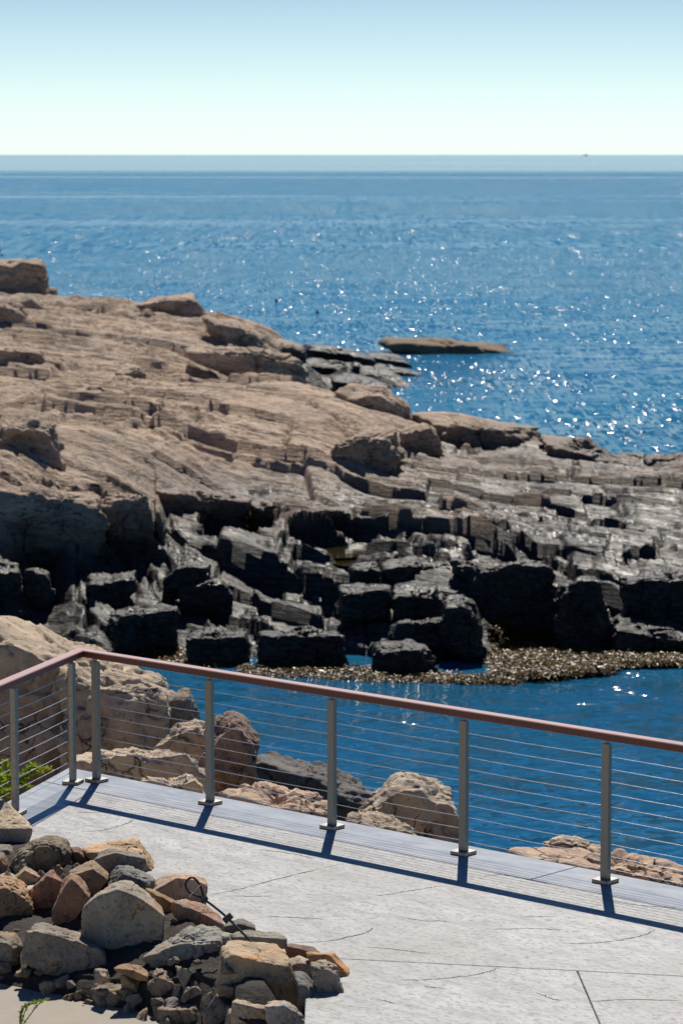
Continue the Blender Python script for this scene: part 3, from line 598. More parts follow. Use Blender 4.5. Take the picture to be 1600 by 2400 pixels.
TAN, TAN2, PINK = (0.70, 0.56, 0.39), (0.60, 0.475, 0.33), (0.70, 0.505, 0.355)
NEAR = [  # name, label, outline, ridge, distance, colour, layers
 ('rock_outcrop', 'huge tan cracked outcrop rising behind the corner of the railing', [(-90,1465),(0,1455),(50,1470),(150,1518),(240,1550),(330,1590),(395,1618),(402,1650),(385,1700),(330,1745),(150,1770),(-90,1780)], [(-90,1505),(10,1502),(80,1545),(140,1575),(230,1625),(340,1640),(398,1650)], 27.0, TAN2, .018),
 ('rock_outcrop', 'tan cracked shoulder block under the ridge of the huge outcrop', [(130,1560),(235,1572),(330,1620),(390,1632),(400,1680),(372,1752),(250,1772),(150,1772)], [(235,1608),(300,1622),(385,1640)], 26.4, TAN2, .02),
 ('boulder', 'grey tan block standing on the seaward end of the huge outcrop', [(383,1650),(400,1622),(430,1618),(445,1622),(458,1665),(468,1690),(455,1712),(400,1722),(385,1690)], [(388,1655),(440,1630)], 26.6, (0.34,0.28,0.21), 0),
 ('boulder', 'brown slanting slab wedged between the outcrop and the big upright boulder', [(355,1752),(420,1705),(475,1690),(484,1710),(488,1795),(470,1830),(420,1790)], [(380,1748),(440,1715),(482,1712)], 25.4, TAN2, 0),
 ('boulder', 'big upright rounded reddish boulder behind the second main railing post', [(492,1705),(512,1685),(540,1671),(558,1674),(590,1700),(616,1735),(614,1765),(592,1820),(560,1835),(510,1842),(480,1825),(478,1750)], None, 24.8, (0.34,0.235,0.17), 0),
 ('boulder', 'layered tan rock lying along the deck edge by the corner posts', [(165,1765),(215,1752),(300,1753),(400,1755),(440,1775),(462,1815),(485,1850),(480,1868),(380,1850),(250,1825),(160,1805)], [(165,1785),(240,1782),(330,1785),(425,1775),(468,1830)], 24.0, TAN, .035),
 ('boulder', 'low tan stone in front of the layered rock at the deck edge', [(335,1828),(372,1815),(450,1822),(478,1850),(486,1872),(420,1862),(340,1848)], [(340,1835),(455,1832),(480,1862)], 23.2, TAN, .02),
 ('boulder', 'flat peach slab in sun below the third main railing post', [(505,1850),(560,1835),(610,1828),(680,1848),(755,1880),(768,1895),(768,1930),(640,1905),(520,1880)], [(512,1860),(600,1880),(700,1902),(766,1914)], 23.0, PINK, 0),
 ('rock_outcrop', 'dark rough rock sloping down to the bay beside the upright boulder', [(590,1760),(625,1752),(680,1775),(730,1812),(765,1850),(790,1880),(900,1882),(860,1910),(700,1905),(560,1880)], [(600,1790),(680,1820),(740,1860),(860,1896)], 28.5, (0.21,0.19,0.165), .03),
 ('boulder', 'tall tan cracked boulder at the deck edge beside the fourth main railing post', [(818,1912),(870,1880),(905,1845),(925,1822),(950,1820),(990,1840),(1055,1850),(1072,1870),(1085,1890),(1082,1935),(1078,1985),(1000,1978),(900,1955),(815,1935)], [(830,1925),(880,1896),(935,1862),(1000,1872),(1076,1895)], 23.2, (0.64,0.52,0.37), .012),
 ('boulder', 'tan stone at the foot of the tall cracked boulder', [(815,1928),(832,1903),(870,1905),(960,1938),(985,1970),(900,1965),(818,1940)], [(822,1932),(900,1940),(978,1965)], 22.6, TAN2, .02),
 ('boulder', 'flat peach slab at the deck edge by the last main railing post', [(1190,2003),(1260,1998),(1350,1985),(1420,1985),(1500,1998),(1610,2030),(1700,2055),(1700,2110),(1600,2090),(1400,2045),(1230,2022)], [(1200,2012),(1300,2022),(1420,2040),(1600,2075),(1700,2095)], 21.4, PINK, 0),
 ('boulder', 'rough tan knob on the far side of the flat peach slab', [(1280,1990),(1288,1972),(1320,1962),(1365,1963),(1410,1978),(1420,2000),(1380,2005),(1290,2003)], [(1288,1984),(1350,1986),(1412,1992)], 22.3, TAN, .02)]
for i, (nm, lb, ol, rg, d, colr, lay) in enumerate(NEAR):
    pts = image_rock(ol, rg, d=d, flat=0.75, drop=0.7)
    put_rock(nm, pts, M_OUT, color=colr, label=lb, cat='rock', seed=400 + i, p=80, level=6, rough=0.15, chips=9, layers=lay, lay_n=(0.25, -0.2, 1), lay_w=0.11)

# ------------------------------------------------------------------ the deck
def clip(poly, n, c):                   # keep the side n.p <= c
    out = []
    for i in range(len(poly)):
        a, b = poly[i], poly[(i + 1) % len(poly)]; da, db = n @ a - c, n @ b - c
        if da <= 0: out.append(a)
        if (da < 0 < db) or (db < 0 < da): out.append(a + (b - a) * da / (da - db))
    return out
def prism(name, poly, z0, z1, mat, parent=None, kind=None, bev=0.004):
    n = len(poly); v = [(p[0], p[1], z0) for p in poly] + [(p[0], p[1], z1) for p in poly]
    f = [tuple(range(n - 1, -1, -1)), tuple(range(n, 2 * n))] + [(i, (i + 1) % n, n + (i + 1) % n, n + i) for i in range(n)]
    me = new_mesh(name, v, f, mat)
    if bev: bevel_mesh(me, bev, 1)
    return obj(name, me, parent, kind=kind)
big = [np.array(p, float) for p in ((-9, 9), (12, 9), (12, 30), (-9, 30))]
full = clip(clip(big, NM, NM @ CORNER), NL, NL @ CORNER)
WA, WB = np.array([-.12, 16.9]), np.array([-2.05, 18.6])       # the line of the stone wall: the deck ends behind it
wt = (WB - WA) / np.linalg.norm(WB - WA); wnrm = np.array([-wt[1], wt[0]]); wnrm = wnrm if wnrm[1] < 0 else -wnrm
whole = full; full = clip(full, wnrm, wnrm @ WA)
inset = lambda P, n, c: clip(P, n, c)
deck = prism('deck', clip(clip(full, NM, NM @ CORNER - .01), NL, NL @ CORNER - .01), DECK - 0.4, DECK - 0.014, M_DECK, kind='structure', bev=0)
BM = NM @ CORNER - NM @ at_z(1245, 2062, DECK)[:2]; BL = NL @ CORNER - NL @ at_z(120, 1911, DECK)[:2]
G = 0.004
def two(p, q): a, b = at_z(*p, DECK)[:2], at_z(*q, DECK)[:2]; t = (b - a) / np.linalg.norm(b - a); n = np.array([-t[1], t[0]]); return n, n @ a
strip = clip(full, -NM, -(NM @ CORNER - BM + G)); strip = clip(strip, NL, NL @ CORNER)
jn, jc = two((1338, 2035), (1246, 2060))
prism('border_slab', clip(strip, jn, jc - G), DECK - 0.05, DECK, M_BORDER, deck)
prism('border_slab', clip(strip, -jn, -jc - G), DECK - 0.05, DECK, M_BORDER, deck)
inner = clip(full, NM, NM @ CORNER - BM - G)
prism('border_slab', clip(inner, -NL, -(NL @ CORNER - BL + G)), DECK - 0.05, DECK, M_BORDER, deck)
inner = clip(inner, NL, NL @ CORNER - BL - G)
n1, c1 = two((800, 2247), (1600, 2288)); n1, c1 = (n1, c1) if n1[1] > 0 else (-n1, -c1)
n2, c2 = two((1353, 2279), (1405, 2400)); n2, c2 = (n2, c2) if n2[0] > 0 else (-n2, -c2)
prism('floor_slab', clip(inner, -n1, -c1 - G * .6), DECK - 0.05, DECK, M_DECK, deck)
near = clip(clip(clip(whole, n1, c1 - G * .6), np.array([-1.0, 0.0]), 0.20), NM, NM @ CORNER - BM - G)
prism('floor_slab', clip(near, n2, c2 - G * .7), DECK - 0.4, DECK, M_DECK, deck)
prism('floor_slab', clip(near, -n2, -c2 - G * .7), DECK - 0.05, DECK, M_DECK, deck)

CRACKS = [[(805,2196),(840,2190),(865,2182),(874,2174)], [(922,2146),(994,2158),(1030,2158),(1055,2162)], [(856,2220),(907,2223),(973,2231),(1014,2236)],
 [(922,2296),(994,2296),(1086,2288),(1147,2276),(1167,2267)], [(1300,2209),(1376,2211),(1463,2201),(1514,2189),(1537,2177)], [(1218,2149),(1259,2148),(1300,2148)],
 [(871,2101),(927,2093),(994,2082),(1035,2075)], [(1254,2326),(1290,2340),(1320,2345)], [(1126,2055),(1167,2050),(1208,2055),(1290,2072)], [(187,1950),(244,1945),(293,1931),(320,1918)],
 [(493,2097),(575,2080),(677,2053),(802,2024)], [(537,2099),(596,2101),(640,2099)], [(688,2209),(770,2205),(850,2189)], [(623,2147),(705,2151),(760,2154)], [(179,1904),(244,1903)],
 [(994,2312),(1050,2317)], [(1381,2348),(1463,2342),(1596,2345)], [(1150,2178),(1250,2176),(1330,2180)], [(1420,2110),(1500,2122),(1590,2128)], [(600,1990),(680,2000),(735,2012)], [(880,2340),(930,2352)]]
M_CRACK = simple('crack_dark', (0.045, 0.043, 0.04), 0.95, 0, 0.1).m
def build_cracks():                     # fine cracks in the stamped surface, drawn as flat dark ribbons on top
    rs = np.random.RandomState(3)
    for P_ in CRACKS:
        W = smooth_path([at_z(x, y, DECK + 0.0012) for x, y in P_], 14); n = len(W); V, f = [], []
        for i, p in enumerate(W):
            t = W[min(i + 1, n - 1)] - W[max(i - 1, 0)]; t = t / np.linalg.norm(t); q = np.array([-t[1], t[0], 0]); e = min(1, 4 * min(i, n - 1 - i) / n + .12)
            p = p + q * rs.normal() * .004; w = rs.uniform(.0012, .0052) * e; V += [p + q * w, p - q * w]
        obj('crack', new_mesh('crack', V, [(2 * i, 2 * i + 1, 2 * i + 3, 2 * i + 2) for i in range(n - 1)], M_CRACK), deck)
def smooth_path(P, n=6):
    P = [np.array(p, float) for p in P]; out = []
    for i in range(len(P) - 1):
        a, b, c, d = P[max(i - 1, 0)], P[i], P[i + 1], P[min(i + 2, len(P) - 1)]
        for s in np.linspace(0, 1, n, endpoint=False): out.append(0.5 * (2 * b + (c - a) * s + (2 * a - 5 * b + 4 * c - d) * s * s + (3 * b - a - 3 * c + d) * s ** 3))
    out.append(P[-1]); return out
build_cracks()

# ------------------------------------------------------------------ the railing
POST_PX = [(227, 1823.5), (494.5, 1877), (779, 1933.5), (1086, 1993), (1417.5, 2058.5)]
LEFT_PX = [(171.6, 1828), (37, 1899)]
RAIL_TOP, RAIL_H, RAIL_W = 0.985, 0.047, 0.088
POST_H = RAIL_TOP - RAIL_H - 0.03
root = bpy.data.objects.new('cable_railing', None); COL.objects.link(root)
mp = [at_z(*p, DECK + 0.026)[:2] for p in POST_PX]; lp = [at_z(*p, DECK + 0.026)[:2] for p in LEFT_PX]
dM = (mp[-1] - mp[0]); dM /= np.linalg.norm(dM); dL = lp[1] - lp[0]; dL /= np.linalg.norm(dL)
# least-squares line, equal spacing
L = np.linalg.norm(mp[-1] - mp[0]) / 4
print('post spacing', L, 'left', np.linalg.norm(lp[1] - lp[0]), 'angle', math.degrees(math.acos(dM @ dL)), [tuple(np.round(m, 2)) for m in mp + lp])
mp = [mp[0] + dM * L * i for i in range(10)]
lp = lp + [lp[1] + dL * np.linalg.norm(lp[1] - lp[0])]
root.location = (mp[0][0], mp[0][1], DECK)
root['label'] = 'steel cable railing with brown handrail turning a corner on the deck edge'; root['category'] = 'railing'
def perp(t): return np.array([-t[1], t[0]])
def centre_mesh(v, o): return [tuple(np.array(p) - o) for p in v]
def build_posts():
    org = np.array([0, 0, 0])
    v, f = box_data((0, 0), np.array([1, 0]), np.array([0, 1]), 0.0285, 0.019, 0.0, POST_H)
    post_me = bevel_mesh(new_mesh('post', v, f, M_STEEL), 0.0022, 2)
    v, f = box_data((0, 0), np.array([1, 0]), np.array([0, 1]), 0.063, 0.063, 0.0, 0.026)
    plate_me = bevel_mesh(new_mesh('base_plate', v, f, M_STEEL), 0.003, 2)
    bm = bmesh.new(); bmesh.ops.create_cone(bm, cap_ends=True, segments=16, radius1=0.010, radius2=0.014, depth=0.036)
    br_me = bpy.data.meshes.new('rail_bracket'); bm.to_mesh(br_me); bm.free(); br_me.materials.append(M_STEEL)
    bm = bmesh.new(); bmesh.ops.create_cone(bm, cap_ends=True, segments=12, radius1=0.0065, radius2=0.0055, depth=0.05)
    fit_me = bpy.data.meshes.new('cable_fitting'); bm.to_mesh(fit_me); bm.free(); fit_me.materials.append(M_CABLE)
    for pts, t in ((mp, dM), (lp, dL)):
        a = math.atan2(t[1], t[0])
        for p in pts:
            o = obj('post', post_me, root); o.location = (p[0] - root.location[0], p[1] - root.location[1], 0.0); o.rotation_euler = (0, 0, a)
            b = obj('base_plate', plate_me, o)
            b = obj('rail_bracket', br_me, o); b.location = (0, 0, POST_H + 0.015)
            for z in CZ:
                q = obj('cable_fitting', fit_me, o); q.location = (0, 0, z); q.rotation_euler = (0, math.pi / 2, 0); q.scale = (1, 1, 1.3)
CZ = [0.092 + i * 0.0815 for i in range(10)]
build_posts()
def rail_piece(line):                   # one handrail mitred at the corner
    line = [np.array(p) for p in line]; n = len(line); prof = [(-.044, 0), (-.044, .041), (-.038, .047), (.038, .047), (.044, .041), (.044, 0), (.038, -.004), (-.038, -.004)]
    v, f = [], []
    for i, p in enumerate(line):
        t0 = line[i] - line[i - 1] if i else line[1] - line[0]; t1 = line[i + 1] - line[i] if i < n - 1 else t0
        t0, t1 = t0 / np.linalg.norm(t0), t1 / np.linalg.norm(t1); m = perp(t0) + perp(t1); m /= np.linalg.norm(m); s = 1 / max(m @ perp(t0), 0.3)
        for a, z in prof: q = p + m * a * s; v.append((q[0] - root.location[0], q[1] - root.location[1], RAIL_TOP - RAIL_H + z))
    k = len(prof)
    for i in range(n - 1):
        for j in range(k): f.append((i * k + j, i * k + (j + 1) % k, (i + 1) * k + (j + 1) % k, (i + 1) * k + j))
    f += [tuple(range(k)), tuple((n - 1) * k + j for j in range(k - 1, -1, -1))]
    me = new_mesh('handrail', v, f, M_RAIL); bm = bmesh.new(); bm.from_mesh(me); bmesh.ops.recalc_face_normals(bm, faces=bm.faces); bm.to_mesh(me); bm.free()
    me.materials.append(M_RAIL_LIT)
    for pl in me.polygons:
        if pl.normal.z > 0.5: pl.material_index = 1  # upward faces take the brown with the light painted in
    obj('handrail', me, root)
Am = np.array([dM, -dL]).T; t_ = np.linalg.solve(Am, lp[0] - mp[0]); RC = mp[0] + dM * t_[0]
rail_piece([lp[-1] + dL * 0.1, RC, mp[-1] + dM * 0.1])
def build_cables():
    for pts, t in ((mp, dM), (lp, dL)):
        for z in CZ:
            path = []
            for i in range(len(pts) - 1):
                for s in (0, .25, .5, .75): q = pts[i] * (1 - s) + pts[i + 1] * s; path.append((q[0] - root.location[0], q[1] - root.location[1], z - 0.004 * 4 * s * (1 - s)))
            path.append((pts[-1][0] - root.location[0], pts[-1][1] - root.location[1], z))
            v, f = tube_data(path, 0.0026, 6); obj('cable', new_mesh('cable', v, f, M_CABLE, True), root)
build_cables()

# ------------------------------------------------------------------ stone wall at the lower left
OLIVE, GREY, DGREY, RUST, ORANGE, TANS, BROWN, PALE = (.17,.135,.085), (.20,.18,.145), (.13,.13,.13), (.27,.155,.095), (.32,.18,.095), (.38,.29,.19), (.22,.16,.105), (.42,.38,.33)
def pile_d(py): return float(np.interp(py, [1900, 1950, 2000, 2080, 2150, 2230, 2300, 2400], [20.4, 19.75, 19.0, 18.0, 17.3, 16.7, 16.3, 16.05]))
WALL = [  # outline, ridge, colour, distance or None, roughness
 ([(-50,1875),(0,1872),(15,1888),(28,1900),(76,1942),(74,1960),(69,1976),(41,1999),(0,1990),(-50,1985)], [(-50,1945),(0,1943),(25,1948),(74,1944)], (.47,.37,.25), 19.7, .02),
 ([(18,2037),(48,1992),(71,1976),(92,1965),(115,1961),(134,1966),(153,1967),(166,1982),(182,2022),(165,2062),(120,2068),(60,2060),(24,2052)], None, OLIVE, 18.9, .13),
 ([(163,1984),(180,1984),(196,1995),(213,2016),(196,2040),(172,2030)], None, (.19,.11,.06), 19.0, .08),
 ([(198,1987),(248,1980),(292,1974),(320,1972),(334,1994),(349,2013),(361,2032),(365,2060),(338,2060),(250,2040),(200,2012)], [(200,1998),(250,1997),(290,2000),(345,2022),(362,2048)], (.44,.30,.17), 19.0, .06),
 ([(216,2018),(234,1996),(257,1991),(282,1995),(322,2003),(343,2013),(346,2034),(338,2053),(296,2052),(257,2054),(228,2040)], [(224,2014),(258,2010),(270,1999),(340,2014)], GREY, 18.55, .05),
 ([(244,2082),(259,2053),(277,2029),(296,2035),(319,2043),(342,2056),(364,2065),(362,2090),(338,2098),(280,2095)], None, (.15,.145,.13), 18.2, .10),
 ([(362,2060),(391,2053),(430,2050),(442,2054),(468,2067),(484,2069),(487,2082),(484,2128),(449,2128),(408,2120),(362,2092)], [(365,2087),(400,2071),(415,2058),(442,2059),(484,2074)], (.40,.28,.20), 18.0, .04),
 ([(335,2084),(343,2080),(409,2115),(429,2128),(420,2165),(410,2193),(395,2182),(384,2141)], [(345,2086),(408,2124)], (.26,.17,.085), 17.6, .04),
 ([(407,2112),(418,2107),(481,2126),(498,2136),(526,2161),(527,2175),(508,2190),(441,2188),(412,2185),(414,2150)], [(415,2118),(470,2138),(520,2166)], (.27,.18,.13), 17.5, .09),
 ([(200,2122),(229,2095),(263,2074),(303,2065),(322,2082),(359,2113),(387,2143),(394,2164),(392,2180),(384,2204),(336,2234),(296,2250),(265,2236),(233,2206),(190,2202),(190,2155)], [(200,2126),(235,2098),(275,2086),(310,2097),(350,2122),(384,2150)], (.29,.25,.19), 17.0, .03),
 ([(66,2087),(96,2059),(119,2040),(127,2041),(151,2068),(142,2095),(126,2132),(107,2143),(80,2138),(74,2107)], [(75,2092),(117,2047),(148,2072)], RUST, 17.8, .05),
 ([(164,2050),(184,2052),(199,2068),(213,2107),(191,2139),(163,2180),(130,2179),(121,2166),(122,2140),(138,2086),(152,2062)], [(140,2098),(168,2056),(204,2104),(188,2138)], (.30,.175,.105), 17.4, .04),
 ([(160,2043),(212,2017),(226,2034),(257,2053),(254,2064),(216,2106),(201,2075)], [(172,2052),(190,2056),(218,2037),(250,2060)], (.27,.20,.13), 18.1, .04),
 ([(27,2060),(57,2031),(97,2053),(90,2065),(54,2087),(32,2075)], [(32,2064),(60,2040),(94,2058)], (.32,.23,.14), 18.3, .04),
 ([(-50,2055),(0,2050),(11,2050),(29,2068),(63,2087),(78,2116),(80,2144),(74,2166),(0,2170),(-50,2166)], [(-50,2080),(8,2078),(40,2095),(74,2125)], (.34,.22,.12), 17.5, .10),
 ([(-30,1985),(0,1984),(23,1981),(43,2001),(35,2018),(8,2024),(-30,2020)], None, GREY, 19.2, .06),
 ([(-45,2000),(0,1992),(10,2000),(22,2032),(20,2055),(-45,2060)], None, BROWN, 18.8, .07),
 ([(6,2004),(38,2009),(32,2021),(12,2023)], None, (.55,.53,.5), 19.1, .03),
 ([(-50,2190),(0,2186),(34,2190),(52,2214),(45,2262),(0,2270),(-50,2272)], None, (.20,.17,.13), 16.6, .06),
 ([(58,2177),(82,2174),(138,2186),(148,2199),(152,2216),(200,2214),(232,2218),(257,2252),(257,2280),(201,2302),(163,2298),(107,2281),(80,2274),(45,2258),(54,2214)], [(58,2184),(82,2182),(140,2194),(235,2226)], (.22,.19,.145), 16.6, .07),
 ([(-50,2276),(0,2274),(45,2267),(58,2276),(92,2280),(93,2322),(40,2326),(-50,2330)], None, (.18,.15,.12), 16.35, .06),
 ([(93,2297),(120,2284),(160,2298),(202,2305),(198,2332),(180,2346),(98,2336)], None, (.17,.14,.11), 16.3, .06),
 ([(204,2312),(250,2304),(290,2298),(320,2294),(343,2317),(356,2370),(326,2384),(260,2366),(205,2348)], None, (.21,.17,.12), 16.2, .07),
 ([(267,2267),(292,2261),(330,2268),(350,2283),(345,2300),(326,2300),(302,2286),(269,2275)], [(270,2270),(310,2274),(345,2290)], (.30,.19,.10), 16.4, .04),
 ([(216,2301),(240,2290),(265,2284),(272,2305),(240,2310)], None, (.28,.24,.15), 16.35, .03),
 ([(344,2302),(369,2270),(388,2274),(418,2294),(430,2338),(414,2350),(374,2352),(342,2322)], None, (.24,.17,.12), 16.25, .08),
 ([(424,2306),(464,2300),(482,2321),(482,2352),(434,2344)], None, (.27,.22,.18), 16.2, .06),
 ([(355,2357),(422,2350),(472,2346),(485,2380),(489,2415),(400,2412),(362,2390)], None, (.23,.18,.12), 16.05, .07),
 ([(479,2337),(508,2322),(549,2342),(546,2360),(522,2361),(495,2360)], [(482,2341),(512,2334),(546,2348)], (.32,.21,.11), 16.3, .03),
 ([(336,2246),(372,2216),(420,2195),(437,2179),(466,2176),(519,2187),(522,2210),(515,2273),(502,2310),(487,2323),(466,2303),(418,2279),(357,2270)], [(350,2244),(420,2212),(470,2222),(519,2212)], (.24,.235,.20), 16.8, .12),
 ([(519,2215),(574,2216),(657,2219),(682,2264),(720,2388),(620,2372),(539,2338),(522,2325),(505,2316),(518,2248)], [(526,2236),(552,2257),(620,2260),(682,2267)], (.38,.285,.18), 16.45, .025),
 ([(538,2190),(574,2182),(664,2190),(673,2198),(672,2226),(612,2226),(540,2214)], [(540,2196),(600,2196),(670,2202)], (.24,.22,.18), 17.0, .04),
 ([(516,2184),(530,2163),(570,2154),(597,2168),(602,2188),(563,2190)], [(525,2172),(562,2166),(598,2176)], (.18,.16,.13), 17.3, .05),
 ([(516,2190),(540,2186),(548,2212),(524,2218)], None, (.30,.29,.24), 17.0, .09),
 ([(668,2212),(740,2224),(751,2234),(735,2252),(673,2252)], [(672,2218),(745,2234)], (.16,.10,.075), 17.0, .05),
 ([(671,2250),(699,2242),(731,2257),(739,2292),(706,2288),(681,2270)], [(682,2263),(706,2257),(730,2261)], (.36,.30,.22), 16.6, .03),
 ([(683,2277),(700,2276),(718,2284),(736,2309),(751,2362),(741,2394),(724,2402),(714,2366),(696,2319)], None, (.15,.15,.145), 16.2, .05),
 ([(726,2254),(763,2247),(792,2276),(811,2342),(810,2387),(751,2394),(738,2314)], [(730,2262),(745,2290),(790,2282)], (.30,.24,.18), 16.25, .08),
 ([(716,2233),(784,2233),(814,2276),(829,2342),(812,2368),(800,2330),(775,2266)], [(722,2240),(775,2242),(812,2285)], (.40,.24,.11), 16.6, .04),
 ([(546,2343),(563,2345),(622,2357),(632,2410),(560,2425),(538,2400)], [(548,2350),(622,2365)], (.36,.28,.19), 16.05, .05),
 ([(620,2355),(664,2350),(692,2364),(728,2402),(725,2430),(632,2425)], [(622,2361),(664,2356),(692,2372),(724,2406)], (.36,.32,.27), 16.0, .05),
 ([(478,2362),(520,2362),(552,2366),(552,2420),(492,2420)], None, (.25,.19,.13), 16.05, .06),
 ([(432,2344),(480,2352),(492,2366),(486,2380),(440,2362)], None, (.22,.17,.12), 16.2, .05),
 ([(60,2335),(130,2340),(200,2350),(260,2366),(250,2385),(120,2368),(60,2352)], None, (.14,.115,.09), 16.15, .07)]
def wall_shift(x, y): return (0.75 * float(np.clip(1 - x / 540, 0, 1)) + (0.25 if y > 2290 else 0)) * float(np.interp(y, [2000, 2100], [0.2, 1])) * (1 if x < 560 else 0)
wall = bpy.data.objects.new('stone_wall', None); COL.objects.link(wall)
wo = at_z(350, 2390, DECK); wall.location = tuple(wo)
wall['label'] = 'rough wall of piled brown and grey stones at the near edge of the deck'; wall['category'] = 'stone wall'
for i, (ol, rg, colr, d, ro) in enumerate(WALL):
    mx, my = np.mean([q[0] for q in ol]), np.mean([q[1] for q in ol]); d = d + wall_shift(mx, my)
    pts = image_rock(ol, rg, d=d, flat=0.88, drop=0.16 if my > 2290 else 0)
    colr = tuple(min(c_ * 1.6, .75) for c_ in colr)
    o = put_rock('stone', pts, M_STONE, color=colr, parent=wall, seed=500 + i, p=90, level=6 if bbox_px(ol) > 12000 else 5, rough=ro * 1.1 + .015, chips=4)
    o.location = tuple(np.array(o.location) - wo)
def build_bank():                       # earth and mortar behind and between the stones
    py = np.linspace(1960, 2430, 60); edge = np.interp(py, [1960, 1990, 2060, 2120, 2190, 2240, 2300, 2390, 2430], [60, 190, 330, 440, 560, 640, 690, 690, 660])
    V = []
    for y, e in zip(py, edge):
        d = pile_d(y) + 0.16
        for s in np.linspace(0, 1, 40):
            x = -150 + (e + 150) * s; q = at_d(x, y + 6, d + wall_shift(x, y) - (0.2 if y > 2290 else 0)); V.append(q + np.array([0, 0, -0.5 * sstep(.93, 1, s)]))
    V = np.array(V); V[:, 2] += 0.03 * fbm(V[:, 0] * 6, V[:, 1] * 6, V[:, 2] * 6, 3, 77)
    obj('earth_bank', new_mesh('earth_bank', V, grid_faces(60, 40), M_SOIL, True), kind='structure')
build_bank()
def small_stones():                     # rubble packed into the gaps and the mortared foot of the wall
    rs = np.random.RandomState(21); cols = [(.32,.24,.16), (.38,.26,.15), (.28,.25,.21), (.42,.35,.25), (.24,.20,.16)]
    spots = []
    for _ in range(4000):
        if len(spots) >= 95: break
        if rs.rand() < .62: y = rs.uniform(2262, 2410); x = rs.uniform(-60, 560); r = rs.uniform(13, 30)
        else: y = rs.uniform(1990, 2260); x = rs.uniform(-60, np.interp(y, [1990, 2060, 2120, 2190, 2260], [170, 320, 430, 540, 650])); r = rs.uniform(7, 16)
        if all(math.hypot(x - a, y - b) > (r + c) * .62 for a, b, c in spots): spots.append((x, y, r))
    for i, (x, y, r) in enumerate(spots):
        d = pile_d(y) + 0.10 + wall_shift(x, y) - (0.16 if y > 2290 else 0); c = at_d(x, y, d); m = r * d / F
        pts = c + rs.normal(size=(11, 3)) * np.array([.72, .6, .55]) * m * rs.uniform(.75, 1.15)
        o = put_rock('stone', pts, M_STONE, color=cols[i % 5], parent=wall, seed=700 + i, p=60, level=4, rough=.08, chips=4); o.location = tuple(np.array(o.location) - wo)
small_stones()
pth = [np.array(p) for p in ((-9, 9), (-.21, 9), (-.21, WA[1]), (WB[0], WB[1] + .1), (-9, WB[1] + .1))]
prism('path', pth, 2.78, 2.97, M_PATH, kind='structure', bev=0)

# ------------------------------------------------------------------ black looped cable stuck between the stones
lo = bpy.data.objects.new('looped_cable', None); COL.objects.link(lo); lc = at_d(600, 2216, 16.75); lo.location = tuple(lc)
lo['label'] = 'black cable with a loop at its top sticking out of the stone wall'; lo['category'] = 'cable'
LP = [(478, 2108, 17.0), (470, 2077, 17.02), (457, 2060, 17.03), (448, 2057, 17.03), (438, 2064, 17.02), (435, 2075, 17.0), (440, 2087, 17.0), (452, 2095, 16.99), (477, 2107, 16.98), (507, 2129, 16.95), (534, 2152, 16.92), (563, 2181, 16.86), (591, 2209, 16.8), (606, 2226, 16.75)]
v, f = tube_data(smooth_path([at_d(*p) - lc for p in LP]), 0.0072, 10); obj('cord', new_mesh('cord', v, f, M_BLACK, True), lo)
for (x, y, d, w) in ((479, 2108, 16.97, .024), (534, 2152, 16.92, .032)):
    c = at_d(x, y, d) - lc; a = np.array([.6, 0, -.7]); a /= np.linalg.norm(a); b = np.array([.7, 0, .6]); b /= np.linalg.norm(b); n_ = np.array([0, 1.0, 0])
    vv = [c + a * w * .55 * sx + b * w * .9 * sy + n_ * .016 * sz for sz in (-1, 1) for sx, sy in ((-1, -1), (1, -1), (1, 1), (-1, 1))]
    me = new_mesh('clamp', vv, [(3, 2, 1, 0), (4, 5, 6, 7), (0, 1, 5, 4), (1, 2, 6, 5), (2, 3, 7, 6), (3, 0, 4, 7)], M_BLACK); bevel_mesh(me, .004, 2); obj('clamp', me, lo)
v, f = tube_data([at_d(443, 2103, 16.97) - lc, at_d(455, 2089, 16.98) - lc, at_d(468, 2075, 17.0) - lc, at_d(473, 2074, 17.0) - lc], 0.0022, 6); obj('zip_tie', new_mesh('zip_tie', v, f, M_WHITE), lo)

# ------------------------------------------------------------------ plants
def leaf_material(name, c0, c1):
    k = NT(name); n = k.noise(k.pos(), 30, 2, 0.5); k.l(k.mix(n, c0, c1), k.b.inputs['Base Color']); k.b.inputs['Roughness'].default_value = 0.5
    tr = k.n('ShaderNodeBsdfTranslucent'); k.l(k.mix(n, c0, c1), tr.inputs['Color']); mx = k.n('ShaderNodeMixShader'); mx.inputs[0].default_value = 0.4
    k.l(k.b.outputs[0], mx.inputs[1]); k.l(tr.outputs[0], mx.inputs[2]); k.l(mx.outputs[0], k.out.inputs[0]); return k.m
def weed_material():
    k = NT('seaweed'); n = k.noise(k.pos(), 5, 4, 0.7); k.l(k.mix(k.ramp(n, [(.35, 0.), (.65, 1.)]), (.035, .019, .003), (.20, .118, .014)), k.b.inputs['Base Color']); k.b.inputs['Roughness'].default_value = 0.34; k.b.inputs['Specular IOR Level'].default_value = 0.15; return k.m
M_LEAF = leaf_material('leaf', (.22, .34, .02), (.42, .48, .05)); M_YELLOW = leaf_material('yellow_flower', (.55, .38, .02), (.6, .48, .05)); M_STEM = simple('green_stem', (.10, .12, .04), .7).m
M_WEED = weed_material(); M_SHRUB = leaf_material('dark_leaf', (.015, .03, .012), (.04, .06, .02))
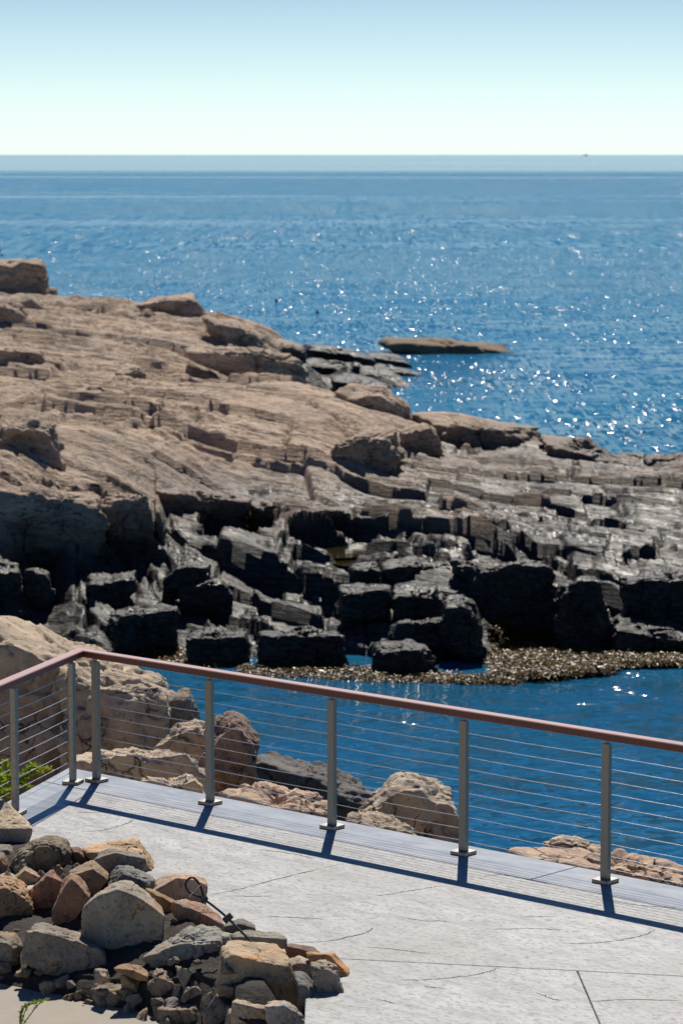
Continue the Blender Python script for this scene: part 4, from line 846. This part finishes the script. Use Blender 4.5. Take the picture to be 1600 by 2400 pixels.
def leaf_quads(rs, base, dirs, length, width, up=0.0):
    V, Fq = [], []
    for b, d in zip(base, dirs):
        d = np.array(d) / np.linalg.norm(d); s = np.cross(d, rs.normal(size=3)); s /= np.linalg.norm(s); n = np.cross(s, d)
        l, w = length * rs.uniform(.7, 1.25), width * rs.uniform(.7, 1.2); i = len(V)
        V += [b, b + d * l * .45 + s * w * .5 + n * .06 * l, b + d * l - np.array([0, 0, .15 * l]), b + d * l * .45 - s * w * .5 + n * .06 * l]; Fq.append((i, i + 1, i + 2, i + 3))
    return V, Fq
def plant(name, label, px, py, d, tips, leaf_l, leaf_w, per, seed, flowers=False, mat=None):
    rs = np.random.RandomState(seed); b0 = at_d(px, py, d); r = bpy.data.objects.new(name, None); COL.objects.link(r); r.location = tuple(b0); r['label'] = label; r['category'] = 'plant'
    LV, LF, FV, FF, SV, SF = [], [], [], [], [], []
    for tx, ty, td in tips:
        tip = at_d(tx, ty, td) - b0; mid = tip * .5 + np.array([rs.uniform(-.03, .03), rs.uniform(-.03, .03), .05]); path = smooth_path([np.zeros(3), mid, tip], 5)
        v, f = tube_data(path, .0028, 5); k = len(SV); SV += v; SF += [tuple(i + k for i in q) for q in f]
        bs, ds = [], []
        for _ in range(per):
            s = rs.uniform(.15, 1) * (len(path) - 1.001); i = int(s); p = path[i] + (path[i + 1] - path[i]) * (s - i); bs.append(p); q = rs.normal(size=3); q[2] = abs(q[2]) * .5 + .25; ds.append(q + tip / np.linalg.norm(tip) * .9)
        v, f = leaf_quads(rs, bs, ds, leaf_l, leaf_w); k = len(LV); LV += v; LF += [tuple(i + k for i in q) for q in f]
        if flowers:
            bs = [tip + rs.normal(size=3) * .014 for _ in range(26)]; v, f = leaf_quads(rs, bs, rs.normal(size=(26, 3)) + (0, 0, .8), .02, .012); k = len(FV); FV += v; FF += [tuple(i + k for i in q) for q in f]
    obj('stem', new_mesh('stem', SV, SF, M_STEM, True), r); obj('foliage', new_mesh('foliage', LV, LF, mat or M_LEAF), r, kind='stuff')
    if flowers: obj('flower', new_mesh('flower', FV, FF, M_YELLOW), r, kind='stuff')
rs = np.random.RandomState(4)
plant('goldenrod_plant', 'bright green plant with yellow flower heads outside the short railing', 12, 1885, 22.2,
      [(12, 1790, 22.3), (-15, 1800, 22.2), (30, 1822, 22.2), (60, 1815, 22.4), (80, 1795, 22.5), (95, 1805, 22.5), (118, 1805, 22.6), (45, 1840, 22.3), (5, 1825, 22.0), (-25, 1850, 22.0), (70, 1850, 22.3), (20, 1860, 22.0), (-10, 1865, 22.0)], .065, .020, 75, 8, True)
plant('weed_sprig', 'small feathery green sprig growing from the path before the stone wall', 47, 2412, 15.85, [(113, 2343, 15.95), (85, 2352, 15.9), (65, 2360, 15.9), (100, 2349, 15.92), (55, 2372, 15.88)], .022, .006, 60, 9)

plant('shrub', 'dark green shrub on top of the flat-topped outcrop', -22, 612, 121, [(2, 588, 121), (-10, 580, 121), (-20, 586, 121.5), (6, 600, 120.5), (-30, 590, 121), (-4, 604, 120.5)], .12, .05, 90, 10, mat=M_SHRUB)
def build_seaweed():                    # brown weed floating and hanging along the tide line
    rs = np.random.RandomState(12); B = []
    def area(poly, n, z0, z1):
        P = np.array(poly, float); x0, y0 = P.min(0); x1, y1 = P.max(0); k = 0
        while k < n:
            x, y = rs.uniform(x0, x1), rs.uniform(y0, y1); c = False; j = len(P) - 1
            for i in range(len(P)):
                if (P[i, 1] > y) != (P[j, 1] > y) and x < (P[j, 0] - P[i, 0]) * (y - P[i, 1]) / (P[j, 1] - P[i, 1]) + P[i, 0]: c = not c
                j = i
            if c: q = at_z(x, y, z0); q[2] = max(rs.uniform(z0, z1), min(shelf_z(q[0], q[1]) + .02, .4)); B.append(q); k += 1
    area([(1140, 1495), (1230, 1488), (1320, 1520), (1420, 1545), (1470, 1540), (1430, 1580), (1250, 1600), (1160, 1590)], 20000, .0, .10)
    area([(1420, 1535), (1500, 1530), (1620, 1530), (1620, 1560), (1450, 1565)], 6000, .0, .05)
    area([(560, 1565), (860, 1570), (1100, 1590), (1250, 1590), (1200, 1608), (860, 1605), (560, 1590)], 7000, .0, .06)
    area([(330, 1530), (420, 1530), (560, 1565), (420, 1575)], 2600, .0, .06)
    area([(240, 1500), (260, 1480), (300, 1500), (300, 1530)], 1200, .0, .2)
    V, Fq = [], []
    for q in B:                          # each frond a limp strip of three pieces
        a = rs.uniform(0, 2 * math.pi); l = rs.uniform(.03, .075); w = rs.uniform(.004, .010); p = np.array(q); i = len(V); dz = rs.uniform(-.02, .05)
        for j in range(4):
            n_ = np.array([-math.sin(a), math.cos(a), rs.uniform(-.5, .5)]) * w * (1, 1.2, 1, .3)[j]; V += [p + n_, p - n_]
            p = p + np.array([math.cos(a) * l, math.sin(a) * l, dz * (1, .2, -.9, 0)[j]]); a += rs.uniform(-.6, .6)
        Fq += [(i + 2 * j, i + 2 * j + 1, i + 2 * j + 3, i + 2 * j + 2) for j in range(3)]
    v, f = V, Fq
    obj('seaweed', new_mesh('seaweed', v, f, M_WEED), label='brown seaweed floating along the foot of the rock shelf', cat='seaweed', kind='stuff')
build_seaweed()

# ------------------------------------------------------------------ small far things
def buoy(px, py, label):
    q = at_z(px, py, 0.0); r = bpy.data.objects.new('buoy', None); COL.objects.link(r); r.location = tuple(q); r['label'] = label; r['category'] = 'buoy'
    prof = [(0, -.12), (.05, -.12), (.075, -.05), (.08, .06), (.05, .14), (.0, .15)]; n = 14; v, f = [], []
    for a, z in prof:
        for k in range(n): v.append((a * math.cos(2 * math.pi * k / n), a * math.sin(2 * math.pi * k / n), z))
    for i in range(len(prof) - 1):
        for k in range(n): f.append((i * n + k, i * n + (k + 1) % n, (i + 1) * n + (k + 1) % n, (i + 1) * n + k))
    obj('float', new_mesh('float', v, f, M_DARK, True), r); v, f = tube_data([(0, 0, .14), (.01, 0, .18)], .012, 8); obj('spindle', new_mesh('spindle', v, f, M_DARK), r)
M_DARK = simple('dark_paint', (.03, .03, .03), .5).m; M_HULL = simple('grey_paint', (.42, .48, .52), .5).m
buoy(648, 707, 'small dark buoy floating offshore, the farther one of two'); buoy(743, 735, 'small dark buoy floating offshore, the nearer one to the shelf')
bo = bpy.data.objects.new('ship', None); COL.objects.link(bo); bq = at_d(1370, 362, 20000); bo.location = (bq[0], 20000, 0); bo.scale = (4.2, 4.2, 3.2); bo['label'] = 'tiny grey ship on the far horizon'; bo['category'] = 'ship'
hv = [(-4, -1.2, 0), (3, -1.2, 0), (4.6, 0, 0), (3, 1.2, 0), (-4, 1.2, 0), (-4.2, -1.5, 1.1), (3.3, -1.5, 1.4), (5.6, 0, 1.9), (3.3, 1.5, 1.4), (-4.2, 1.5, 1.1)]
obj('hull', new_mesh('hull', hv, [(0, 4, 3, 2, 1), (5, 6, 7, 8, 9)] + [(i, (i + 1) % 5, 5 + (i + 1) % 5, 5 + i) for i in range(5)], M_HULL), bo)
v, f = box_data((1.4, 0), np.array([1, 0]), np.array([0, 1]), 1.3, 1.0, 1.0, 3.2); obj('cabin', new_mesh('cabin', v, f, M_HULL), bo)
v, f = tube_data([(1.4, 0, 3), (1.4, 0, 5)], .08, 6); obj('mast', new_mesh('mast', v, f, M_HULL), bo)
